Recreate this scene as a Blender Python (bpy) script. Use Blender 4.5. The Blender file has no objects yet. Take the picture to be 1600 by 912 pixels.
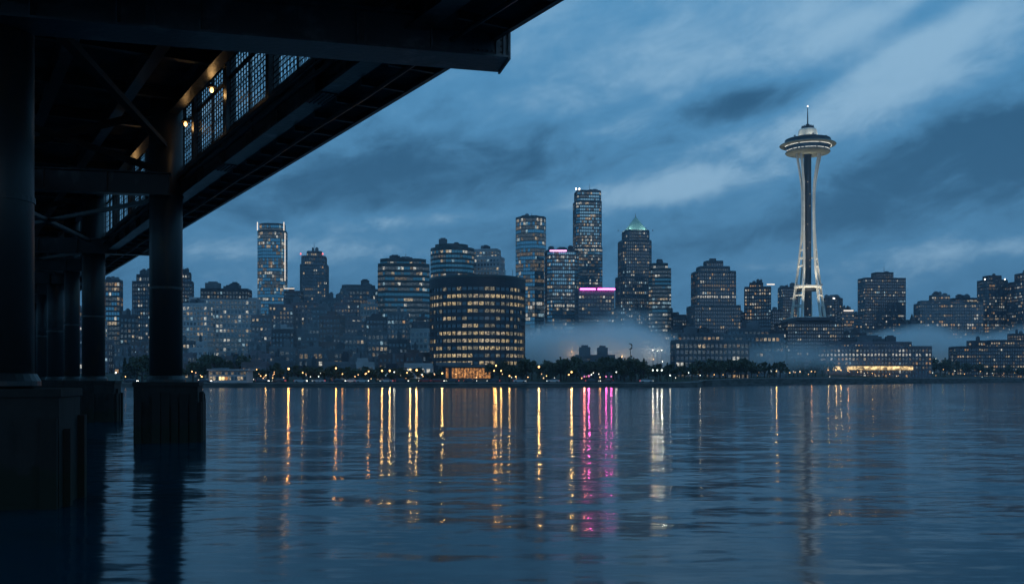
import bpy, math, random
from mathutils import Vector

SC = bpy.context.scene
COL = SC.collection
F = 35.0 / 36.0 * 1600.0          # focal length in photograph pixels
CAMZ, HOR = 3.2, 590.0            # eye height above the water, horizon row of the photograph
R = math.radians

# ------------------------------------------------------------------ camera
cam_d = bpy.data.cameras.new("camera")
cam_d.lens = 35.0
cam_d.sensor_width = 36.0
cam_d.shift_y = (HOR - 456.0) / 1600.0
cam_d.clip_start = 0.3
cam_d.clip_end = 12000
cam = bpy.data.objects.new("camera", cam_d)
COL.objects.link(cam)
cam.location = (0, 0, CAMZ)
cam.rotation_euler = (R(90), 0, 0)
SC.camera = cam

# ------------------------------------------------------------------ render / exposure
SC.render.engine = 'CYCLES'
SC.view_settings.view_transform = 'Standard'
SC.view_settings.look = 'None'
SC.view_settings.exposure = 0.0
SC.view_settings.gamma = 1.0
cy = SC.cycles
cy.use_denoising = True
try:
    cy.denoiser = 'OPENIMAGEDENOISE'
except Exception:
    pass
cy.max_bounces = 5
cy.diffuse_bounces = 2
cy.glossy_bounces = 3
cy.transmission_bounces = 4
cy.transparent_max_bounces = 8
cy.volume_bounces = 4
cy.sample_clamp_indirect = 12.0
cy.caustics_reflective = False
cy.caustics_refractive = False
cy.volume_max_steps = 128

# ------------------------------------------------------------------ node helpers
def nn(nt, typ, **kw):
    n = nt.nodes.new(typ)
    for k, v in kw.items():
        if k == 'inp':
            for a, b in v.items():
                n.inputs[a].default_value = b
        else:
            setattr(n, k, v)
    return n

def math_node(nt, op, a, b=None, clamp=False):
    n = nt.nodes.new('ShaderNodeMath')
    n.operation = op
    n.use_clamp = clamp
    for i, v in enumerate((a, b)):
        if v is None:
            continue
        if isinstance(v, (int, float)):
            n.inputs[i].default_value = v
        else:
            nt.links.new(v, n.inputs[i])
    return n.outputs[0]

def map_range(nt, val, a, b, c=0.0, d=1.0, smooth=True):
    n = nt.nodes.new('ShaderNodeMapRange')
    n.interpolation_type = 'SMOOTHSTEP' if smooth else 'LINEAR'
    nt.links.new(val, n.inputs[0])
    for i, v in zip((1, 2, 3, 4), (a, b, c, d)):
        n.inputs[i].default_value = v
    return n.outputs[0]

def mixrgb(nt, fac, a, b, blend='MIX'):
    n = nt.nodes.new('ShaderNodeMix')
    n.data_type = 'RGBA'
    n.blend_type = blend
    for sock, v in ((0, fac), (6, a), (7, b)):
        if isinstance(v, (int, float)):
            n.inputs[sock].default_value = v
        elif isinstance(v, tuple):
            n.inputs[sock].default_value = (v + (1.0,))[:4]
        else:
            nt.links.new(v, n.inputs[sock])
    return n.outputs[2]

# ------------------------------------------------------------------ world: dusk sky with cloud bands
SUN_EL, SUN_ROT = R(1.5), R(205)
world = bpy.data.worlds.new("World")
SC.world = world
world.use_nodes = True
wt = world.node_tree
wt.nodes.clear()
w_out = nn(wt, 'ShaderNodeOutputWorld')
w_bg = nn(wt, 'ShaderNodeBackground')
wt.links.new(w_bg.outputs[0], w_out.inputs[0])
sky = nn(wt, 'ShaderNodeTexSky')
sky.sky_type = 'NISHITA'
sky.sun_disc = False
sky.sun_elevation = SUN_EL
sky.sun_rotation = SUN_ROT
sky.air_density = 1.0
sky.dust_density = 0.6
sky.ozone_density = 4.0
w_bg.inputs[1].default_value = 0.10
tc = nn(wt, 'ShaderNodeTexCoord')
sep = nn(wt, 'ShaderNodeSeparateXYZ')
wt.links.new(tc.outputs['Generated'], sep.inputs[0])
az = math_node(wt, 'ARCTAN2', sep.outputs[0], sep.outputs[1])       # 0 = straight ahead, + to the right
el = math_node(wt, 'ARCSINE', sep.outputs[2])
ael = math_node(wt, 'ABSOLUTE', el)
# warp the angular coordinates so that the cloud edges fray
comb = nn(wt, 'ShaderNodeCombineXYZ')
wt.links.new(az, comb.inputs[0])
wt.links.new(ael, comb.inputs[1])
rot = nn(wt, 'ShaderNodeVectorRotate', rotation_type='Z_AXIS')
rot.inputs['Angle'].default_value = R(-14)
wt.links.new(comb.outputs[0], rot.inputs['Vector'])
mapn = nn(wt, 'ShaderNodeMapping')
mapn.inputs['Location'].default_value = (3.7, 1.3, 0.4)
mapn.inputs['Scale'].default_value = (4.0, 9.0, 1.0)
wt.links.new(rot.outputs[0], mapn.inputs[0])
n1 = nn(wt, 'ShaderNodeTexNoise', inp={'Scale': 1.0, 'Detail': 5.0, 'Roughness': 0.56, 'Distortion': 0.35})
wt.links.new(mapn.outputs[0], n1.inputs['Vector'])
mapf = nn(wt, 'ShaderNodeMapping')
mapf.inputs['Location'].default_value = (0.7, 5.3, 1.4)
mapf.inputs['Scale'].default_value = (13.0, 25.0, 1.0)
wt.links.new(rot.outputs[0], mapf.inputs[0])
n2 = nn(wt, 'ShaderNodeTexNoise', inp={'Scale': 1.0, 'Detail': 8.0, 'Roughness': 0.70, 'Distortion': 0.3})
wt.links.new(mapf.outputs[0], n2.inputs['Vector'])
fine = math_node(wt, 'MULTIPLY', math_node(wt, 'SUBTRACT', n2.outputs[0], 0.5), map_range(wt, ael, 0.20, 0.36, 1.7, 0.8))
cloud = math_node(wt, 'MULTIPLY', math_node(wt, 'SUBTRACT', n1.outputs[0], 0.5), 1.25)
cloud = math_node(wt, 'ADD', cloud, fine)
def cloud_mass(px, py, wx, wy, slope, amt):
    """one bank of cloud: azimuth / elevation of its middle, half sizes, tilt and weight"""
    global cloud
    a0 = math.atan((px - 800) / F)
    e0 = math.atan((HOR - py) / F)
    da = math_node(wt, 'SUBTRACT', az, a0)
    de = math_node(wt, 'SUBTRACT', ael, e0)
    de = math_node(wt, 'SUBTRACT', de, math_node(wt, 'MULTIPLY', da, slope))
    q = math_node(wt, 'ADD', math_node(wt, 'POWER', math_node(wt, 'MULTIPLY', da, F / wx), 2.0),
                  math_node(wt, 'POWER', math_node(wt, 'MULTIPLY', de, F / wy), 2.0))
    g = math_node(wt, 'EXPONENT', math_node(wt, 'MULTIPLY', q, -1.0))
    cloud = math_node(wt, 'ADD', cloud, math_node(wt, 'MULTIPLY', g, amt))
for args in ((730, 262, 260, 62, 0.08, 0.55), (520, 300, 220, 50, 0.1, 0.25), (1140, 172, 105, 26, 0.14, 0.80), (1560, 262, 250, 66, 0.24, 0.85),
             (1180, 372, 330, 46, 0.12, 0.45), (830, 342, 260, 20, 0.06, 0.40), (440, 392, 240, 26, 0.0, -0.30),
             (1000, 470, 1100, 60, 0.0, 0.22), (1450, 62, 150, 17, 0.42, 0.42), (1330, 130, 120, 12, 0.4, 0.25),
             (900, 30, 460, 105, -0.06, -0.14), (1280, 222, 320, 44, 0.30, -0.50), (1200, 95, 280, 55, 0.15, -0.32), (1500, 95, 200, 40, 0.42, -0.45),
             (1030, 305, 170, 24, 0.16, -0.45), (660, 346, 150, 16, 0.05, -0.7), (1530, 408, 150, 14, 0.04, -0.35), (980, 200, 90, 26, 0.3, -0.3)):
    cloud_mass(*args)
cmask = map_range(wt, cloud, -0.08, 0.72)
# clear dusk sky: the sky texture tinted towards deep blue, brighter overhead
tint = mixrgb(wt, 1.0, sky.outputs[0], (0.42, 0.86, 1.3), 'MULTIPLY')
grad = map_range(wt, ael, 0.0, 0.42)
base = mixrgb(wt, grad, (0.86, 2.40, 4.15), (0.95, 3.10, 5.55))
clear = mixrgb(wt, 0.92, tint, base)
cl_dark = mixrgb(wt, grad, (0.44, 1.38, 2.50), (0.22, 0.95, 1.95))
skycol = mixrgb(wt, cmask, clear, cl_dark)
light = map_range(wt, cloud, 0.02, -0.75, 0.0, 0.70)
skycol = mixrgb(wt, light, skycol, (3.5, 5.6, 7.4))
wt.links.new(skycol, w_bg.inputs[0])
world.cycles.sampling_method = 'MANUAL'
world.cycles.sample_map_resolution = 256

# the last light of the sun, almost gone and very soft
sun_d = bpy.data.lights.new("sun", 'SUN')
sun_d.energy = 0.06
sun_d.angle = R(25)
sun_d.color = (1.0, 0.93, 0.86)
sun = bpy.data.objects.new("sun", sun_d)
COL.objects.link(sun)
sun.rotation_euler = (R(78), 0, R(25))

# ------------------------------------------------------------------ materials (all procedural)
MATS = {}
def principled(name, col, rough=0.6, metal=0.0, spec=0.5, noise=None, bump=None, emit=None, estr=0.0, ior=None):
    """noise = (scale, second colour, contrast low, high); bump = (scale, distance)"""
    m = bpy.data.materials.new(name)
    m.use_nodes = True
    nt = m.node_tree
    b = nt.nodes['Principled BSDF']
    b.inputs['Base Color'].default_value = (*col, 1)
    b.inputs['Roughness'].default_value = rough
    b.inputs['Metallic'].default_value = metal
    b.inputs['Specular IOR Level'].default_value = spec
    if ior:
        b.inputs['IOR'].default_value = ior
    if noise or bump:
        geo = nn(nt, 'ShaderNodeNewGeometry')
    if noise:
        sc_, c2, lo, hi = noise
        mp = nn(nt, 'ShaderNodeMapping')
        mp.inputs['Scale'].default_value = sc_ if isinstance(sc_, tuple) else (sc_, sc_, sc_)
        nt.links.new(geo.outputs['Position'], mp.inputs[0])
        t = nn(nt, 'ShaderNodeTexNoise', inp={'Scale': 1.0, 'Detail': 4.0, 'Roughness': 0.6})
        nt.links.new(mp.outputs[0], t.inputs['Vector'])
        f = map_range(nt, t.outputs[0], lo, hi)
        nt.links.new(mixrgb(nt, f, col, c2), b.inputs['Base Color'])
    if bump:
        t2 = nn(nt, 'ShaderNodeTexNoise', inp={'Scale': bump[0], 'Detail': 3.0})
        nt.links.new(geo.outputs['Position'], t2.inputs['Vector'])
        bm = nn(nt, 'ShaderNodeBump', inp={'Strength': 0.6, 'Distance': bump[1]})
        nt.links.new(t2.outputs[0], bm.inputs['Height'])
        nt.links.new(bm.outputs[0], b.inputs['Normal'])
    if emit:
        b.inputs['Emission Color'].default_value = (*emit, 1)
        b.inputs['Emission Strength'].default_value = estr
    MATS[name] = m
    return m

def lit_window(name, col, strength, scale=(0.9, 0.9, 1.6)):
    """a lit room behind glass: the light varies with blinds, lamps and furniture"""
    m = bpy.data.materials.new(name)
    m.use_nodes = True
    nt = m.node_tree
    b = nt.nodes['Principled BSDF']
    b.inputs['Base Color'].default_value = (0.02, 0.03, 0.04, 1)
    b.inputs['Roughness'].default_value = 0.15
    geo = nn(nt, 'ShaderNodeNewGeometry')
    mp = nn(nt, 'ShaderNodeMapping')
    mp.inputs['Scale'].default_value = scale
    nt.links.new(geo.outputs['Position'], mp.inputs[0])
    t = nn(nt, 'ShaderNodeTexNoise', inp={'Scale': 1.0, 'Detail': 3.0, 'Roughness': 0.65})
    nt.links.new(mp.outputs[0], t.inputs['Vector'])
    f = map_range(nt, t.outputs[0], 0.36, 0.68, 0.12, 1.6)
    s = math_node(nt, 'MULTIPLY', f, strength)
    b.inputs['Emission Color'].default_value = (*col, 1)
    nt.links.new(s, b.inputs['Emission Strength'])
    m.cycles.emission_sampling = 'NONE'
    MATS[name] = m
    return m

principled('steel', (0.030, 0.034, 0.036), 0.42, 0.3, 0.5, ((0.7, 0.7, 0.25), (0.075, 0.05, 0.032), 0.52, 0.72), (14, 0.01))
principled('girder_paint', (0.026, 0.034, 0.038), 0.34, 0.2, 0.5, ((1.1, 1.1, 0.5), (0.15, 0.165, 0.17), 0.54, 0.76), (7, 0.02))
principled('worn_lit_paint', (0.075, 0.095, 0.105), 0.36, 0.15, 0.5, ((0.9, 0.9, 1.3), (0.20, 0.22, 0.225), 0.5, 0.72), (6, 0.02))  # worn paint, made paler to stand in for sky light on the beam
principled('footing_concrete', (0.024, 0.024, 0.023), 0.85, 0, 0.3, ((1.4, 1.4, 0.35), (0.012, 0.013, 0.012), 0.45, 0.65), (6, 0.03))
principled('deck_concrete', (0.085, 0.085, 0.083), 0.85, 0, 0.3, (0.5, (0.035, 0.033, 0.03), 0.42, 0.62), (4, 0.02))
principled('brace_rust_dimmed', (0.012, 0.010, 0.009), 0.8, 0, 0.2, (1.5, (0.022, 0.014, 0.010), 0.45, 0.65))  # dark rust, set darker still to cancel sky light on the braces
principled('timber', (0.020, 0.018, 0.016), 0.85, 0, 0.3, ((5, 5, 0.6), (0.016, 0.015, 0.014), 0.4, 0.6))
principled('wire', (0.045, 0.045, 0.045), 0.45, 0.6)
principled('seawall', (0.105, 0.105, 0.1), 0.9, 0, 0.3, ((0.16, 0.16, 0.9), (0.045, 0.05, 0.045), 0.4, 0.62), (1.5, 0.08))
principled('coping', (0.30, 0.30, 0.30), 0.8, 0, 0.3, (0.3, (0.20, 0.20, 0.2), 0.4, 0.6))
principled('land', (0.052, 0.054, 0.05), 0.95, 0, 0.2, (0.035, (0.03, 0.042, 0.02), 0.45, 0.55), (0.6, 0.1))
principled('asphalt', (0.05, 0.05, 0.052), 0.7, 0, 0.4, (0.4, (0.035, 0.035, 0.036), 0.4, 0.6))
principled('wall_dark', (0.048, 0.068, 0.088), 0.5, 0, 0.5, (0.05, (0.034, 0.048, 0.062), 0.4, 0.6))
principled('wall_teal', (0.045, 0.075, 0.085), 0.4, 0, 0.5, (0.05, (0.03, 0.055, 0.065), 0.4, 0.6))
principled('wall_grey', (0.16, 0.185, 0.21), 0.8, 0, 0.4, (0.08, (0.11, 0.13, 0.15), 0.4, 0.6))
principled('wall_pale', (0.43, 0.45, 0.48), 0.8, 0, 0.4, (0.07, (0.34, 0.34, 0.34), 0.4, 0.65))
principled('wall_brick', (0.15, 0.12, 0.13), 0.85, 0, 0.3, (0.1, (0.13, 0.095, 0.09), 0.4, 0.6))
principled('wall_mauve', (0.205, 0.19, 0.225), 0.85, 0, 0.3, (0.1, (0.16, 0.14, 0.15), 0.4, 0.6))
principled('wall_navy', (0.035, 0.045, 0.062), 0.5, 0, 0.5, (0.06, (0.024, 0.032, 0.045), 0.4, 0.6))
principled('roofing', (0.07, 0.07, 0.072), 0.9, 0, 0.3, (0.2, (0.04, 0.04, 0.042), 0.4, 0.6))
principled('metal_grey', (0.25, 0.26, 0.27), 0.45, 0.6)
principled('tower_paint', (0.72, 0.69, 0.62), 0.55, 0, 0.4, (0.15, (0.60, 0.58, 0.52), 0.4, 0.62))
principled('saucer_dimmed_paint', (0.24, 0.265, 0.23), 0.6, 0, 0.4, (0.15, (0.18, 0.20, 0.175), 0.4, 0.62))  # tower paint darkened: the saucer's weaker floodlighting put into its colour
principled('tower_dark', (0.030, 0.036, 0.045), 0.35, 0.1, 0.5, (0.2, (0.02, 0.025, 0.03), 0.4, 0.6))
principled('copper_green', (0.28, 0.46, 0.42), 0.6, 0, 0.4, ((0.6, 0.6, 0.15), (0.2, 0.36, 0.34), 0.4, 0.6))
principled('bark', (0.05, 0.038, 0.03), 0.9)
principled('car_paint_pale', (0.55, 0.56, 0.58), 0.3, 0.1, 0.6)
principled('car_paint_dark', (0.04, 0.045, 0.06), 0.3, 0.1, 0.6)
principled('car_paint_red', (0.28, 0.03, 0.03), 0.3, 0.1, 0.6)
principled('rubber', (0.015, 0.015, 0.015), 0.8)
def tide_line(m):
    nt = m.node_tree
    b = nt.nodes['Principled BSDF']
    src = b.inputs['Base Color'].links[0].from_socket
    geo = nn(nt, 'ShaderNodeNewGeometry')
    sp = nn(nt, 'ShaderNodeSeparateXYZ')
    nt.links.new(geo.outputs['Position'], sp.inputs[0])
    t = nn(nt, 'ShaderNodeTexNoise', inp={'Scale': 2.6, 'Detail': 4.0})
    nt.links.new(geo.outputs['Position'], t.inputs['Vector'])
    h = math_node(nt, 'ADD', sp.outputs[2], math_node(nt, 'MULTIPLY', t.outputs[0], -1.3))
    f = map_range(nt, h, 0.05, 0.45)
    nt.links.new(mixrgb(nt, f, (0.012, 0.017, 0.010), src), b.inputs['Base Color'])
tide_line(MATS['footing_concrete'])
tide_line(MATS['timber'])
# dark glazing of the towers mirrors the dusk sky
def glass(name, col, rough, spec, metal=0.0):
    m = principled(name, col, rough, metal, spec)
    b = m.node_tree.nodes['Principled BSDF']
    b.inputs['IOR'].default_value = 1.9
    return m
glass('glass_dark', (0.10, 0.14, 0.17), 0.16, 0.5, 0.35)
glass('glass_blue', (0.30, 0.52, 0.60), 0.10, 0.5, 0.8)
glass('glass_teal', (0.18, 0.36, 0.40), 0.12, 0.5, 0.7)
lit_window('lit_warm', (1.0, 0.78, 0.50), 0.44)
lit_window('lit_amber', (1.0, 0.58, 0.26), 0.42)
lit_window('lit_white', (0.95, 0.92, 0.80), 0.55)
lit_window('lit_cool', (0.55, 0.85, 1.0), 0.42)
lit_window('lit_dim', (0.85, 0.65, 0.42), 0.16)
lit_window('lit_faint', (0.50, 0.68, 0.80), 0.095)
lit_window('lit_office', (1.0, 0.74, 0.38), 0.46, (1.6, 1.6, 1.1))
lit_window('lit_office_low', (0.9, 0.78, 0.52), 0.2, (1.6, 1.6, 1.1))
lit_window('lit_shop', (1.0, 0.42, 0.12), 0.5, (1.5, 1.5, 1.1))
lit_window('lit_store', (1.0, 0.68, 0.30), 1.2, (0.35, 0.35, 0.6))
def glow(name, col, strength, sample=True):
    m = principled(name, (0.8, 0.8, 0.8), 0.4, emit=col, estr=strength)
    if not sample:
        m.cycles.emission_sampling = 'NONE'
    return m
glow('lamp_warm', (1.0, 0.50, 0.15), 4.5, False)
glow('lamp_white', (0.95, 1.0, 0.82), 4.0, False)
glow('added_lamp_pink', (1.0, 0.15, 0.45), 0.9, False)  # globes of the added shore lamps that tint the water
glow('roof_glow', (1.0, 0.82, 0.62), 1.1, False)
glow('roof_glow_cool', (0.75, 0.92, 1.0), 1.0, False)
glow('neon_magenta', (1.0, 0.10, 0.60), 9.0)
glow('neon_pink', (1.0, 0.35, 0.75), 2.6)
glow('beacon', (1.0, 0.9, 0.75), 6.0, False)
glow('red_beacon', (1.0, 0.08, 0.05), 3.0, False)
glow('head_light', (1.0, 0.93, 0.8), 9.0, False)
glow('tail_light', (1.0, 0.06, 0.03), 3.0, False)
glow('saucer_light', (1.0, 0.95, 0.8), 1.2, False)

def foliage(name, c1, c2):
    m = bpy.data.materials.new(name)
    m.use_nodes = True
    nt = m.node_tree
    b = nt.nodes['Principled BSDF']
    oi = nn(nt, 'ShaderNodeObjectInfo')
    geo = nn(nt, 'ShaderNodeNewGeometry')
    t = nn(nt, 'ShaderNodeTexNoise', inp={'Scale': 0.9, 'Detail': 2.0})
    nt.links.new(geo.outputs['Position'], t.inputs['Vector'])
    f = math_node(nt, 'MULTIPLY_ADD', oi.outputs['Random'], 0.5)
    f = math_node(nt, 'ADD', math_node(nt, 'MULTIPLY', oi.outputs['Random'], 0.5), math_node(nt, 'MULTIPLY', t.outputs[0], 0.5))
    nt.links.new(mixrgb(nt, f, c1, c2), b.inputs['Base Color'])
    b.inputs['Roughness'].default_value = 0.75
    MATS[name] = m
foliage('leaf', (0.035, 0.055, 0.026), (0.075, 0.075, 0.035))
foliage('needle', (0.022, 0.042, 0.026), (0.04, 0.06, 0.03))

# water: slopes of the ripples come straight from noise, so they hold at grazing distance too
def water_material():
    m = bpy.data.materials.new('water')
    m.use_nodes = True
    nt = m.node_tree
    b = nt.nodes['Principled BSDF']
    b.inputs['Base Color'].default_value = (0.0005, 0.034, 0.056, 1)
    b.inputs['Roughness'].default_value = 0.115
    b.inputs['Anisotropic'].default_value = 0.70
    tv = nn(nt, 'ShaderNodeCombineXYZ', inp={0: 0.0, 1: 1.0, 2: 0.0})
    nt.links.new(tv.outputs[0], b.inputs['Tangent'])
    b.inputs['IOR'].default_value = 1.30
    geo = nn(nt, 'ShaderNodeNewGeometry')
    acc = None
    for sx, sy, sl, seed in ((0.05, 0.14, (0.002, 0.014), 0.0), (0.26, 0.80, (0.012, 0.060), 17.0), (1.2, 3.4, (0.020, 0.058), 41.0)):
        mp = nn(nt, 'ShaderNodeMapping')
        mp.inputs['Location'].default_value = (seed, seed * 0.7, 0)
        mp.inputs['Rotation'].default_value = (0, 0, R(6))
        mp.inputs['Scale'].default_value = (sx, sy, 1)
        nt.links.new(geo.outputs['Position'], mp.inputs[0])
        t = nn(nt, 'ShaderNodeTexNoise', inp={'Scale': 1.0, 'Detail': 2.0, 'Roughness': 0.55})
        nt.links.new(mp.outputs[0], t.inputs['Vector'])
        v = nn(nt, 'ShaderNodeVectorMath', operation='SUBTRACT')
        nt.links.new(t.outputs['Color'], v.inputs[0])
        v.inputs[1].default_value = (0.5, 0.5, 0.5)
        w = nn(nt, 'ShaderNodeVectorMath', operation='MULTIPLY')
        nt.links.new(v.outputs[0], w.inputs[0])
        k = 4.2
        w.inputs[1].default_value = (sl[0] * k, sl[1] * k, 0)
        if acc is None:
            acc = w.outputs[0]
        else:
            a = nn(nt, 'ShaderNodeVectorMath', operation='ADD')
            nt.links.new(acc, a.inputs[0])
            nt.links.new(w.outputs[0], a.inputs[1])
            acc = a.outputs[0]
    # gusts: some patches of the surface are smoother than others
    gm = nn(nt, 'ShaderNodeMapping')
    gm.inputs['Scale'].default_value = (0.006, 0.03, 1)
    nt.links.new(geo.outputs['Position'], gm.inputs[0])
    g = nn(nt, 'ShaderNodeTexNoise', inp={'Scale': 1.0, 'Detail': 3.0})
    nt.links.new(gm.outputs[0], g.inputs['Vector'])
    gf = map_range(nt, g.outputs[0], 0.35, 0.65, 0.45, 1.25)
    sc_ = nn(nt, 'ShaderNodeVectorMath', operation='SCALE')
    nt.links.new(acc, sc_.inputs[0])
    nt.links.new(gf, sc_.inputs['Scale'])
    up = nn(nt, 'ShaderNodeVectorMath', operation='ADD')
    nt.links.new(sc_.outputs[0], up.inputs[0])
    up.inputs[1].default_value = (0, 0, 1)
    no = nn(nt, 'ShaderNodeVectorMath', operation='NORMALIZE')
    nt.links.new(up.outputs[0], no.inputs[0])
    nt.links.new(no.outputs[0], b.inputs['Normal'])
    MATS['water'] = m
water_material()

# ------------------------------------------------------------------ mesh helpers
class MB:
    def __init__(self):
        self.v, self.f, self.m = [], [], []
    def face(self, pts, mat=0):
        i = len(self.v)
        self.v.extend(pts)
        self.f.append(tuple(range(i, i + len(pts))))
        self.m.append(mat)
    def obox(self, c, ax, ay, az_, mat=0):
        """box from centre and three half-axis vectors"""
        c, ax, ay, az_ = Vector(c), Vector(ax), Vector(ay), Vector(az_)
        i = len(self.v)
        for sz in (-1, 1):
            for sy in (-1, 1):
                for sx in (-1, 1):
                    self.v.append(c + sx * ax + sy * ay + sz * az_)
        for q in ((0, 2, 3, 1), (4, 5, 7, 6), (0, 1, 5, 4), (2, 6, 7, 3), (0, 4, 6, 2), (1, 3, 7, 5)):
            self.f.append(tuple(i + k for k in q))
            self.m.append(mat)
        return self
    def box(self, x0, x1, y0, y1, z0, z1, mat=0):
        return self.obox(((x0 + x1) / 2, (y0 + y1) / 2, (z0 + z1) / 2), ((x1 - x0) / 2, 0, 0), (0, (y1 - y0) / 2, 0), (0, 0, (z1 - z0) / 2), mat)
    def bar(self, p, q, w, h, mat=0, up=(0, 0, 1)):
        p, q = Vector(p), Vector(q)
        d = (q - p)
        s = d.cross(Vector(up))
        if s.length < 1e-6:
            s = d.cross(Vector((0, 1, 0)))
        s.normalize()
        u = s.cross(d).normalized()
        return self.obox((p + q) / 2, d / 2, s * (w / 2), u * (h / 2), mat)
    def prism(self, poly, z0, z1, mat=0, top=None, poly2=None):
        n = len(poly)
        i = len(self.v)
        p2 = poly2 or poly
        self.v.extend(Vector((x, y, z0)) for x, y in poly)
        self.v.extend(Vector((x, y, z1)) for x, y in p2)
        for k in range(n):
            l = (k + 1) % n
            self.f.append((i + k, i + l, i + n + l, i + n + k))
            self.m.append(mat)
        self.f.append(tuple(i + n + k for k in range(n)))
        self.m.append(mat if top is None else top)
        self.f.append(tuple(i + n - 1 - k for k in range(n)))
        self.m.append(mat)
        return self
    def tube(self, pts, rad, n=8, mat=0):
        """tube through points; rad is one radius or one for each point"""
        pts = [Vector(p) for p in pts]
        if not isinstance(rad, (list, tuple)):
            rad = [rad] * len(pts)
        i0 = len(self.v)
        for k, p in enumerate(pts):
            d = (pts[min(k + 1, len(pts) - 1)] - pts[max(k - 1, 0)]).normalized()
            s = d.cross(Vector((0, 0, 1)))
            if s.length < 1e-4:
                s = Vector((1, 0, 0))
            s.normalize()
            t = s.cross(d)
            for j in range(n):
                a = 2 * math.pi * j / n
                self.v.append(p + (s * math.cos(a) + t * math.sin(a)) * rad[k])
        for k in range(len(pts) - 1):
            for j in range(n):
                l = (j + 1) % n
                a, b = i0 + k * n, i0 + (k + 1) * n
                self.f.append((a + j, b + j, b + l, a + l))
                self.m.append(mat)
        self.f.append(tuple(i0 + j for j in range(n)))
        self.m.append(mat)
        e = i0 + (len(pts) - 1) * n
        self.f.append(tuple(e + n - 1 - j for j in range(n)))
        self.m.append(mat)
        return self
    def lathe(self, prof, c, n=48, mat=0):
        """prof = [(radius, z)] from bottom to top round the vertical through c"""
        i0 = len(self.v)
        for r_, z in prof:
            for j in range(n):
                a = 2 * math.pi * j / n
                self.v.append(Vector((c[0] + r_ * math.cos(a), c[1] + r_ * math.sin(a), z)))
        for k in range(len(prof) - 1):
            for j in range(n):
                l = (j + 1) % n
                a, b = i0 + k * n, i0 + (k + 1) * n
                self.f.append((a + j, a + l, b + l, b + j))
                self.m.append(mat)
        self.f.append(tuple(i0 + n - 1 - j for j in range(n)))
        self.m.append(mat)
        e = i0 + (len(prof) - 1) * n
        self.f.append(tuple(e + j for j in range(n)))
        self.m.append(mat)
        return self
    def build(self, name, mats, parent=None, smooth=False, kind=None, origin=None):
        me = bpy.data.meshes.new(name)
        if origin is None and parent is not None:
            origin = ORIGIN.get(parent.name)
        o0 = Vector(origin) if origin is not None else Vector((0, 0, 0))
        me.from_pydata([tuple(Vector(p) - o0) for p in self.v], [], self.f)
        if isinstance(mats, str):
            mats = [mats]
        for mm in mats:
            me.materials.append(MATS[mm])
        me.polygons.foreach_set('material_index', self.m)
        if smooth:
            me.polygons.foreach_set('use_smooth', [True] * len(self.f))
        me.update()
        o = bpy.data.objects.new(name, me)
        COL.objects.link(o)
        if parent is not None:
            o.parent = parent
            ORIGIN[o.name] = o0
        elif origin is not None:
            o.location = o0
        if kind:
            o['kind'] = kind
        return o
ORIGIN = {}
def tag(o, label, cat, group=None):
    o['label'] = label
    o['category'] = cat
    if group:
        o['group'] = group
    return o
def empty(name, loc, label, cat, group=None):
    o = bpy.data.objects.new(name, None)
    COL.objects.link(o)
    o.location = loc
    ORIGIN[o.name] = Vector(loc)
    return tag(o, label, cat, group)
def copy_tree(src, loc, rz=0.0, scale=1.0, parent=None):
    c = src.copy()
    COL.objects.link(c)
    if parent is None:
        c.location = loc
        c.rotation_euler = (0, 0, rz)
        c.scale = (scale,) * 3 if isinstance(scale, (int, float)) else scale
    else:
        c.parent = parent
    for ch in src.children:
        copy_tree(ch, None, parent=c)
    return c
def X(px, Y): return (px - 800.0) / F * Y
def Z(py, Y): return CAMZ + (HOR - py) / F * Y
ORD = ['first', 'second', 'third', 'fourth', 'fifth', 'sixth', 'seventh', 'eighth', 'ninth', 'tenth', 'eleventh', 'twelfth']
def nth(k):
    return ORD[k] if k < len(ORD) else '%d%s' % (k + 1, {1: 'st', 2: 'nd', 3: 'rd'}.get((k + 1) % 10 if (k + 1) % 100 not in (11, 12, 13) else 0, 'th'))

# ------------------------------------------------------------------ water and land
def shore_y(x):
    """distance of the sea wall from the viewer's line"""
    if x < 58: return 332.0
    if x < 84:
        t = (x - 58) / 26.0
        return 332 + 83 * t * t * (3 - 2 * t)
    return 415 + (x - 84) * 1.035
def wall_z(x):
    t = min(1, max(0, (x - 50) / 60.0))
    return 1.45 + 1.45 * t * t * (3 - 2 * t)
def ground_z(x, y):
    d = max(0.0, y - shore_y(x) - 45)
    hill = 0.055 if x < 0 else 0.040
    return wall_z(x) + min(d * hill, 34 + 0.012 * d)

mb = MB()
mb.face([Vector((-2600, -700, 0)), Vector((2600, -700, 0)), Vector((2600, 3200, 0)), Vector((-2600, 3200, 0))])
water = mb.build('water', 'water')
water['kind'] = 'structure'

mb = MB()
xs = [-2500, -1600, -900, -600] + list(range(-420, 700, 14)) + [800, 1000, 1300, 1700, 2100, 2500]
ds = [0, 4, 12, 24, 45, 70, 100, 150, 210, 280, 360, 460, 600, 800, 1100, 1500, 2000]
for ix, x in enumerate(xs):
    for d in ds:
        y = shore_y(min(x, 1000)) + 0.6 + d
        mb.v.append(Vector((x, y, ground_z(x, y) if d > 0 else wall_z(x))))
nd = len(ds)
for i in range(len(xs) - 1):
    for j in range(nd - 1):
        a = i * nd + j
        mb.f.append((a, a + nd, a + nd + 1, a + 1))
        mb.m.append(0)
land = mb.build('land', 'land', smooth=True)
land['kind'] = 'structure'
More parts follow.
